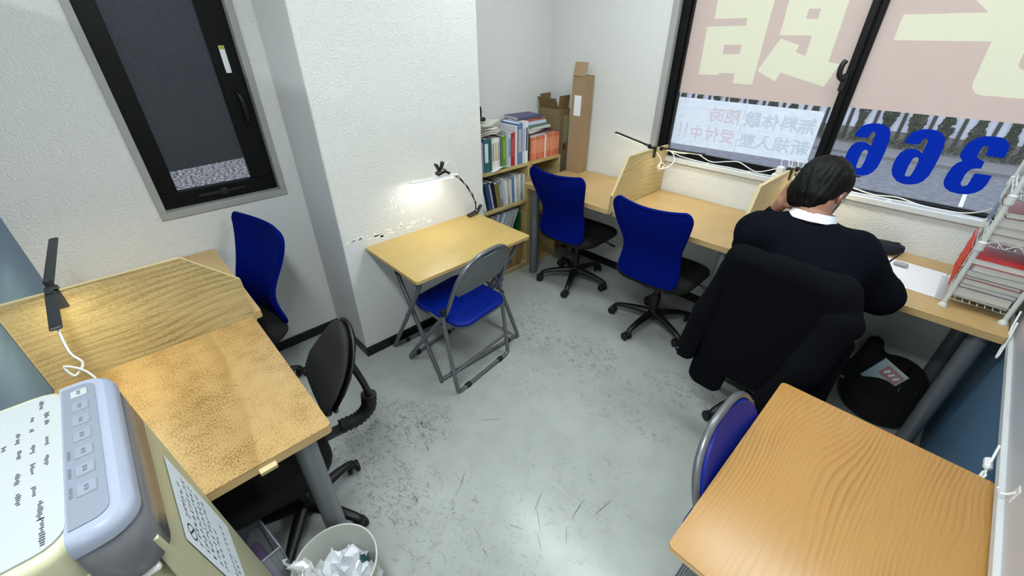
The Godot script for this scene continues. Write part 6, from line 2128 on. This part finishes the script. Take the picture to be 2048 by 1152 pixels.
# a hand at the wrist w: d points along the fingers, up out of the back of the hand; curl bends the fingers
func hand(b: Builder, w: Vector3, d: Vector3, back: Vector3, curl: float, right: bool):
	d = d.normalized()
	var side := d.cross(back).normalized()
	back = side.cross(d).normalized()
	if right: side = -side
	# side points to the thumb
	var s := Sdf.new(w - Vector3.ONE * 0.15, w + Vector3.ONE * 0.15, 0.0035, 0.008)
	s.bone(w - d * 0.02, w + d * 0.02, 0.024, 0.025)
	for q in [[-0.026, 0.078], [-0.009, 0.086], [0.009, 0.088], [0.026, 0.084]]:
		s.bone(w + d * 0.01 + side * q[0] * 0.7, w + d * q[1] + side * q[0], 0.016, 0.0125)
	for q in [[-0.028, 0.080, [0.028, 0.018, 0.016], 0.0075], [-0.0095, 0.089, [0.036, 0.024, 0.019], 0.0083], [0.0095, 0.091, [0.040, 0.026, 0.020], 0.0086], [0.028, 0.086, [0.035, 0.022, 0.018], 0.0083]]:
		var p: Vector3 = w + d * q[1] + side * q[0]
		var a := curl * 0.7
		for g in 3:
			var dir := (d * cos(a) - back * sin(a)).normalized()
			var e: Vector3 = p + dir * q[2][g]
			s.bone(p, e, q[3] * (1.0 - 0.06 * g), q[3] * (0.94 - 0.07 * g))
			p = e
			a += curl
	# thumb from the side of the palm
	var p := w + d * 0.022 + side * 0.026
	var dir := (d * 0.62 + side * 0.70 - back * 0.35).normalized()
	s.bone(p - side * 0.012, p + dir * 0.036, 0.015, 0.0115)
	var p2 := p + dir * 0.036
	dir = (d * 0.85 + side * 0.15 - back * 0.45).normalized()
	s.bone(p2, p2 + dir * 0.030, 0.0110, 0.0092)
	s.bone(p2 + dir * 0.030, p2 + dir * 0.030 + (d * 0.9 - side * 0.1 - back * 0.4).normalized() * 0.022, 0.0092, 0.0078)
	s.build(b)

func student():
	var skin := mat(Color(0.62, 0.44, 0.36), 0.55)
	skin.subsurf_scatter_enabled = true
	skin.subsurf_scatter_strength = 0.12
	var knit := mat(Color(0.048, 0.056, 0.085), 0.95)
	knit.metallic_specular = 0.15
	knit.normal_enabled = true
	knit.normal_texture = relief(23, 128, 30.0, 1.0, 4.0)
	knit.normal_scale = 0.3
	knit.uv1_triplanar = true
	knit.uv1_scale = Vector3(12, 12, 12)
	var cloth := mat(Color(0.036, 0.041, 0.062), 0.92)
	cloth.metallic_specular = 0.2
	var t := thing("person", "student in navy sweater and white collar writing at the window desk", "person", Vector3(1.84, 0, -0.26))
	var o := t.position
	# joints, in the room's axes
	var pelvis := Vector3(1.80, 0.50, -0.255)
	var chest := Vector3(1.775, 0.82, -0.270)
	var neck := Vector3(1.835, 1.020, -0.298)
	var head := Vector3(1.918, 1.110, -0.315)
	var sl := Vector3(1.755, 0.940, -0.440)
	var sr := Vector3(1.845, 0.920, -0.125)
	var el := Vector3(1.985, 0.775, -0.500)
	var er := Vector3(1.925, 0.765, -0.012)
	var wl := Vector3(1.930, 0.985, -0.440)
	var wr := Vector3(2.175, 0.755, -0.050)
	var hips := [Vector3(1.82, 0.50, -0.35), Vector3(1.82, 0.50, -0.16)]
	var knees := [Vector3(2.22, 0.52, -0.37), Vector3(2.22, 0.52, -0.13)]
	var ankles := [Vector3(2.16, 0.09, -0.37), Vector3(2.18, 0.09, -0.13)]
	var at := func(p: Vector3) -> Vector3: return p - o
	# body: one surface of torso, limbs, neck; head and hands on finer grids
	var b := Builder.new()
	var s := Sdf.new(at.call(Vector3(1.55, 0.0, -0.62)), at.call(Vector3(2.42, 1.12, 0.12)), 0.018, 0.05)
	s.bone(at.call(pelvis), at.call(chest), 0.12, 0.125, Vector3(1.15, 1, 0.85))
	s.bone(at.call(chest), at.call(neck - Vector3(0, 0.06, 0)), 0.12, 0.06, Vector3(1.15, 1, 0.8))
	s.bone(at.call(neck - Vector3(0, 0.05, 0)), at.call(neck + Vector3(0.02, 0.05, 0)), 0.055, 0.052)
	for q in [[sl, el, wl], [sr, er, wr]]:
		s.bone(at.call(q[0]), at.call(q[1]), 0.045, 0.038)
		s.bone(at.call(q[1]), at.call(q[2]), 0.037, 0.025)
	for k in 2:
		s.bone(at.call(hips[k]), at.call(knees[k]), 0.075, 0.052)
		s.bone(at.call(knees[k]), at.call(ankles[k]), 0.05, 0.036)
	s.build(b)
	hand(b, at.call(wl + Vector3(-0.004, 0.020, 0.006)), Vector3(-0.20, 0.92, 0.30), Vector3(-0.5, -0.1, -0.8), 0.75, false)
	hand(b, at.call(wr + Vector3(0.012, 0, 0)), Vector3(0.98, -0.12, -0.12), Vector3(0.0, 0.9, 0.45), 0.62, true)
	# head, bowed over the desk and turned a little to its right
	var tilt := Basis(Vector3.UP, -0.30) * Basis(Vector3.BACK, -0.42)
	var h := Sdf.new(at.call(head) - Vector3.ONE * 0.17, at.call(head) + Vector3.ONE * 0.17, 0.006, 0.02)
	var hp := func(v: Vector3) -> Vector3: return at.call(head) + tilt * v
	h.ball(hp.call(Vector3(-0.005, 0.020, 0)), Vector3(0.090, 0.092, 0.074), tilt)
	h.ball(hp.call(Vector3(0.035, -0.045, 0)), Vector3(0.055, 0.065, 0.052), tilt)
	h.bone(hp.call(Vector3(0.06, -0.085, 0)), hp.call(Vector3(0.045, -0.08, 0)), 0.022, 0.03)
	h.bone(hp.call(Vector3(0.088, 0.0, 0)), hp.call(Vector3(0.106, -0.030, 0)), 0.008, 0.012)
	h.bone(hp.call(Vector3(-0.035, -0.05, 0)), at.call(neck + Vector3(0.0, 0.0, 0)), 0.048, 0.056)
	for e in [-1, 1]:
		h.ball(hp.call(Vector3(0.084, 0.004, e * 0.032)), Vector3(0.012, 0.012, 0.014), tilt, true)
		h.ball(hp.call(Vector3(-0.002, -0.010, e * 0.078)), Vector3(0.020, 0.032, 0.009), tilt * Basis(Vector3.UP, e * 0.35))
	h.bone(hp.call(Vector3(0.096, -0.062, -0.022)), hp.call(Vector3(0.096, -0.062, 0.022)), 0.004, 0.004, Vector3.ONE, true)
	h.build(b)
	obj("body", b, skin, t)
	for e in [-1, 1]:
		b = Builder.new()
		b.lathe([Vector2(0, -0.011), Vector2(0.008, -0.008), Vector2(0.011, 0), Vector2(0.008, 0.008), Vector2(0, 0.011)], 12, hp.call(Vector3(0.074, 0.004, e * 0.032)))
		obj("eye", b, mats.paper, t)
	# hair: full cap with an even lower edge
	b = Builder.new()
	s = Sdf.new(at.call(head) - Vector3.ONE * 0.18, at.call(head) + Vector3.ONE * 0.18, 0.006, 0.018)
	s.ball(hp.call(Vector3(-0.010, 0.026, 0)), Vector3(0.097, 0.092, 0.088), tilt)
	s.ball(hp.call(Vector3(-0.045, -0.010, 0)), Vector3(0.066, 0.076, 0.080), tilt)
	s.bone(hp.call(Vector3(-0.062, -0.040, -0.035)), hp.call(Vector3(-0.062, -0.040, 0.035)), 0.040, 0.040)
	s.bone(hp.call(Vector3(-0.066, -0.075, -0.028)), hp.call(Vector3(-0.066, -0.075, 0.028)), 0.026, 0.026)
	s.ball(hp.call(Vector3(0.115, -0.060, 0)), Vector3(0.085, 0.085, 0.085), tilt, true)
	for e in [-1, 1]: s.ball(hp.call(Vector3(0.022, -0.048, e * 0.098)), Vector3(0.058, 0.045, 0.034), tilt, true)
	var hn := noise(47, 1.0, 2)
	var inv := tilt.inverse()
	s.ripple(func(p: Vector3) -> float:
		var q: Vector3 = inv * (p - at.call(head))
		return 0.006 * hn.get_noise_2d(atan2(q.z, q.x) * 9.0, q.y * 9.0))
	s.build(b)
	var hair := mat(Color(0.016, 0.015, 0.017), 0.55)
	hair.metallic_specular = 0.3
	obj("hair", b, hair, t)
	# white mask and its ear loops
	b = Builder.new()
	var rows := []
	for i in 7:
		var row := []
		for k in 9:
			var a := (k / 8.0 - 0.5) * 2.3
			var v := i / 6.0
			row.append(hp.call(Vector3(0.030 + cos(a) * 0.084, -0.015 - v * 0.095, sin(a) * (0.070 - 0.012 * v))))
		rows.append(row)
	b.sheet(rows, 0.0015)
	var mask := obj("face_mask", b, mats.paper, t)
	for e in [-1, 1]:
		b = Builder.new()
		b.tube(curve([hp.call(Vector3(0.062, -0.02, e * 0.068)), hp.call(Vector3(0.01, 0.008, e * 0.082)), hp.call(Vector3(-0.020, -0.010, e * 0.084)), hp.call(Vector3(0.0, -0.045, e * 0.076)), hp.call(Vector3(0.055, -0.10, e * 0.056))]), 0.0018, 5)
		obj("ear_loop", b, mats.white_cable, mask)
	# shirt collar
	b = Builder.new()
	var ring_rows := []
	for i in 4:
		var row := []
		var v := i / 3.0
		for k in 25:
			var a := TAU * k / 24.0
			var r := 0.069 + 0.012 * (1 - v)
			row.append(at.call(neck) + Vector3(0.014 + 0.012 * v + cos(a) * r * 1.0, -0.012 + 0.026 * v - 0.016 * cos(a), sin(a) * r))
		ring_rows.append(row)
	b.sheet(ring_rows, 0.003)
	obj("shirt_collar", b, mat(Color(0.88, 0.89, 0.93), 0.8), t)
	# sweater
	b = Builder.new()
	s = Sdf.new(at.call(Vector3(1.52, 0.40, -0.64)), at.call(Vector3(2.24, 1.10, 0.12)), 0.013, 0.06)
	s.bone(at.call(pelvis + Vector3(-0.01, 0.0, 0)), at.call(chest), 0.150, 0.152, Vector3(1.12, 1, 0.82))
	s.bone(at.call(chest), at.call(neck - Vector3(0.0, 0.075, 0)), 0.150, 0.100, Vector3(1.12, 1, 0.78))
	s.bone(at.call(sl + Vector3(-0.01, -0.01, 0.03)), at.call(sr + Vector3(-0.01, -0.01, -0.03)), 0.078, 0.078)
	s.bone(at.call(sl), at.call(el), 0.076, 0.064)
	s.bone(at.call(el), at.call(wl + (el - wl) * 0.12), 0.060, 0.038)
	s.bone(at.call(sr), at.call(er), 0.078, 0.066)
	s.bone(at.call(er), at.call(wr + (er - wr) * 0.10), 0.062, 0.038)
	s.ball(at.call(neck + Vector3(0.02, 0.066, 0)), Vector3(0.070, 0.070, 0.070), Basis.IDENTITY, true)
	var sn := noise(57, 1.0, 2)
	s.ripple(func(p: Vector3) -> float: return 0.007 * sn.get_noise_3d(p.x * 9.0, p.y * 5.0, p.z * 9.0))
	s.build(b)
	obj("sweater", b, knit, t)
	# trousers and shoes
	b = Builder.new()
	s = Sdf.new(at.call(Vector3(1.60, 0.04, -0.50)), at.call(Vector3(2.36, 0.66, 0.02)), 0.016, 0.05)
	s.bone(at.call(hips[0] + Vector3(-0.04, 0, 0.04)), at.call(hips[1] + Vector3(-0.04, 0, -0.04)), 0.125, 0.125, Vector3(1, 1.15, 1))
	for k in 2:
		s.bone(at.call(hips[k]), at.call(knees[k]), 0.092, 0.070)
		s.bone(at.call(knees[k]), at.call(ankles[k] + Vector3(0, 0.02, 0)), 0.068, 0.056)
	s.build(b)
	obj("trousers", b, mat(Color(0.032, 0.033, 0.040), 0.9), t)
	for k in 2:
		b = Builder.new()
		var a: Vector3 = at.call(ankles[k])
		s = Sdf.new(a - Vector3(0.12, 0.10, 0.09), a + Vector3(0.26, 0.08, 0.09), 0.010, 0.03)
		s.bone(a + Vector3(-0.03, -0.045, 0), a + Vector3(0.16, -0.052, 0), 0.045, 0.040, Vector3(1, 1.1, 1))
		s.bone(a + Vector3(0, -0.03, 0), a + Vector3(0, 0.02, 0), 0.045, 0.045)
		s.build(b)
		obj("shoe", b, mats.black_plastic, t)
	blazer(cloth)

# dark blazer hung over the back of the student's chair
func blazer(cloth: Material):
	var t := thing("blazer", "dark navy blazer draped over the back of the student's chair", "jacket", Vector3(1.58, 0.40, -0.25))
	var o := t.position
	var at := func(p: Vector3) -> Vector3: return p - o
	var lo := Vector3(1.36, 0.10, -0.70)
	var hi := Vector3(1.80, 1.00, 0.20)
	var b := Builder.new()
	var s := Sdf.new(at.call(lo), at.call(hi), 0.012, 0.035)
	var thin := Vector3(1.9, 1, 1)
	var wr := noise(71, 1.0, 2)
	var fold := func(p: Vector3) -> float: return 0.010 * wr.get_noise_3d(p.x * 3.0, p.y * 2.2 + p.z * 3.0, p.z * 8.0)
	# back of the jacket over the chair
	for k in 8:
		var z := -0.405 + 0.31 * k / 7.0
		s.bone(at.call(Vector3(1.585 + 0.012 * absf(k - 3.5) / 3.5, 0.875 - 0.008 * k / 7.0, z)), at.call(Vector3(1.585, 0.42, z * 1.02 + 0.01)), 0.058, 0.062, thin)
	# collar fold and shoulders
	s.bone(at.call(Vector3(1.585, 0.895, -0.42)), at.call(Vector3(1.585, 0.885, -0.10)), 0.038, 0.040)
	s.bone(at.call(Vector3(1.59, 0.885, -0.42)), at.call(Vector3(1.60, 0.80, -0.455)), 0.042, 0.045)
	s.bone(at.call(Vector3(1.59, 0.872, -0.10)), at.call(Vector3(1.58, 0.78, -0.048)), 0.050, 0.056)
	s.ripple(fold)
	s.build(b)
	obj("back_panel", b, cloth, t)
	# sleeves
	for q in [[Vector3(1.600, 0.83, -0.447), Vector3(1.590, 0.60, -0.490), Vector3(1.575, 0.375, -0.520), 0.046, 0.044], [Vector3(1.560, 0.79, -0.062), Vector3(1.525, 0.60, -0.090), Vector3(1.505, 0.36, -0.165), 0.060, 0.048]]:
		b = Builder.new()
		s = Sdf.new(at.call(lo), at.call(hi), 0.012, 0.03)
		s.bone(at.call(q[0]), at.call(q[1]), q[3], q[3] * 0.95, Vector3(1.25, 1, 1))
		s.bone(at.call(q[1]), at.call(q[2]), q[3] * 0.95, q[4], Vector3(1.25, 1, 1))
		s.cut_plane(at.call(q[2] + Vector3(0, -0.016, 0)), Vector3(0, -1, 0.1))
		s.ripple(fold)
		s.build(b)
		var sleeve := obj("sleeve", b, cloth, t)
		for k in 2:
			b = Builder.new()
			b.lathe([Vector2(0, 0), Vector2(0.005, 0), Vector2(0.005, 0.003), Vector2(0, 0.004)], 10, at.call(q[2] + Vector3(-0.026, 0.006 + k * 0.020, -0.026)), Basis(Vector3.BACK, PI / 2))
			obj("cuff_button", b, mats.tube_silver, sleeve)
	# hanging fronts
	for q in [[-0.455, -0.375, 0.245, 0.52], [-0.16, -0.030, 0.20, 0.70]]:
		b = Builder.new()
		s = Sdf.new(at.call(lo), at.call(hi), 0.012, 0.03)
		for k in 4:
			var z: float = lerpf(q[0], q[1], k / 3.0)
			s.bone(at.call(Vector3(1.605, q[3], z * 0.95)), at.call(Vector3(1.600 - 0.014 * (k % 2), q[2] + 0.03, z)), 0.034, 0.036, Vector3(1.8, 1, 1))
		s.ripple(fold)
		s.build(b)
		obj("front_panel", b, cloth, t)
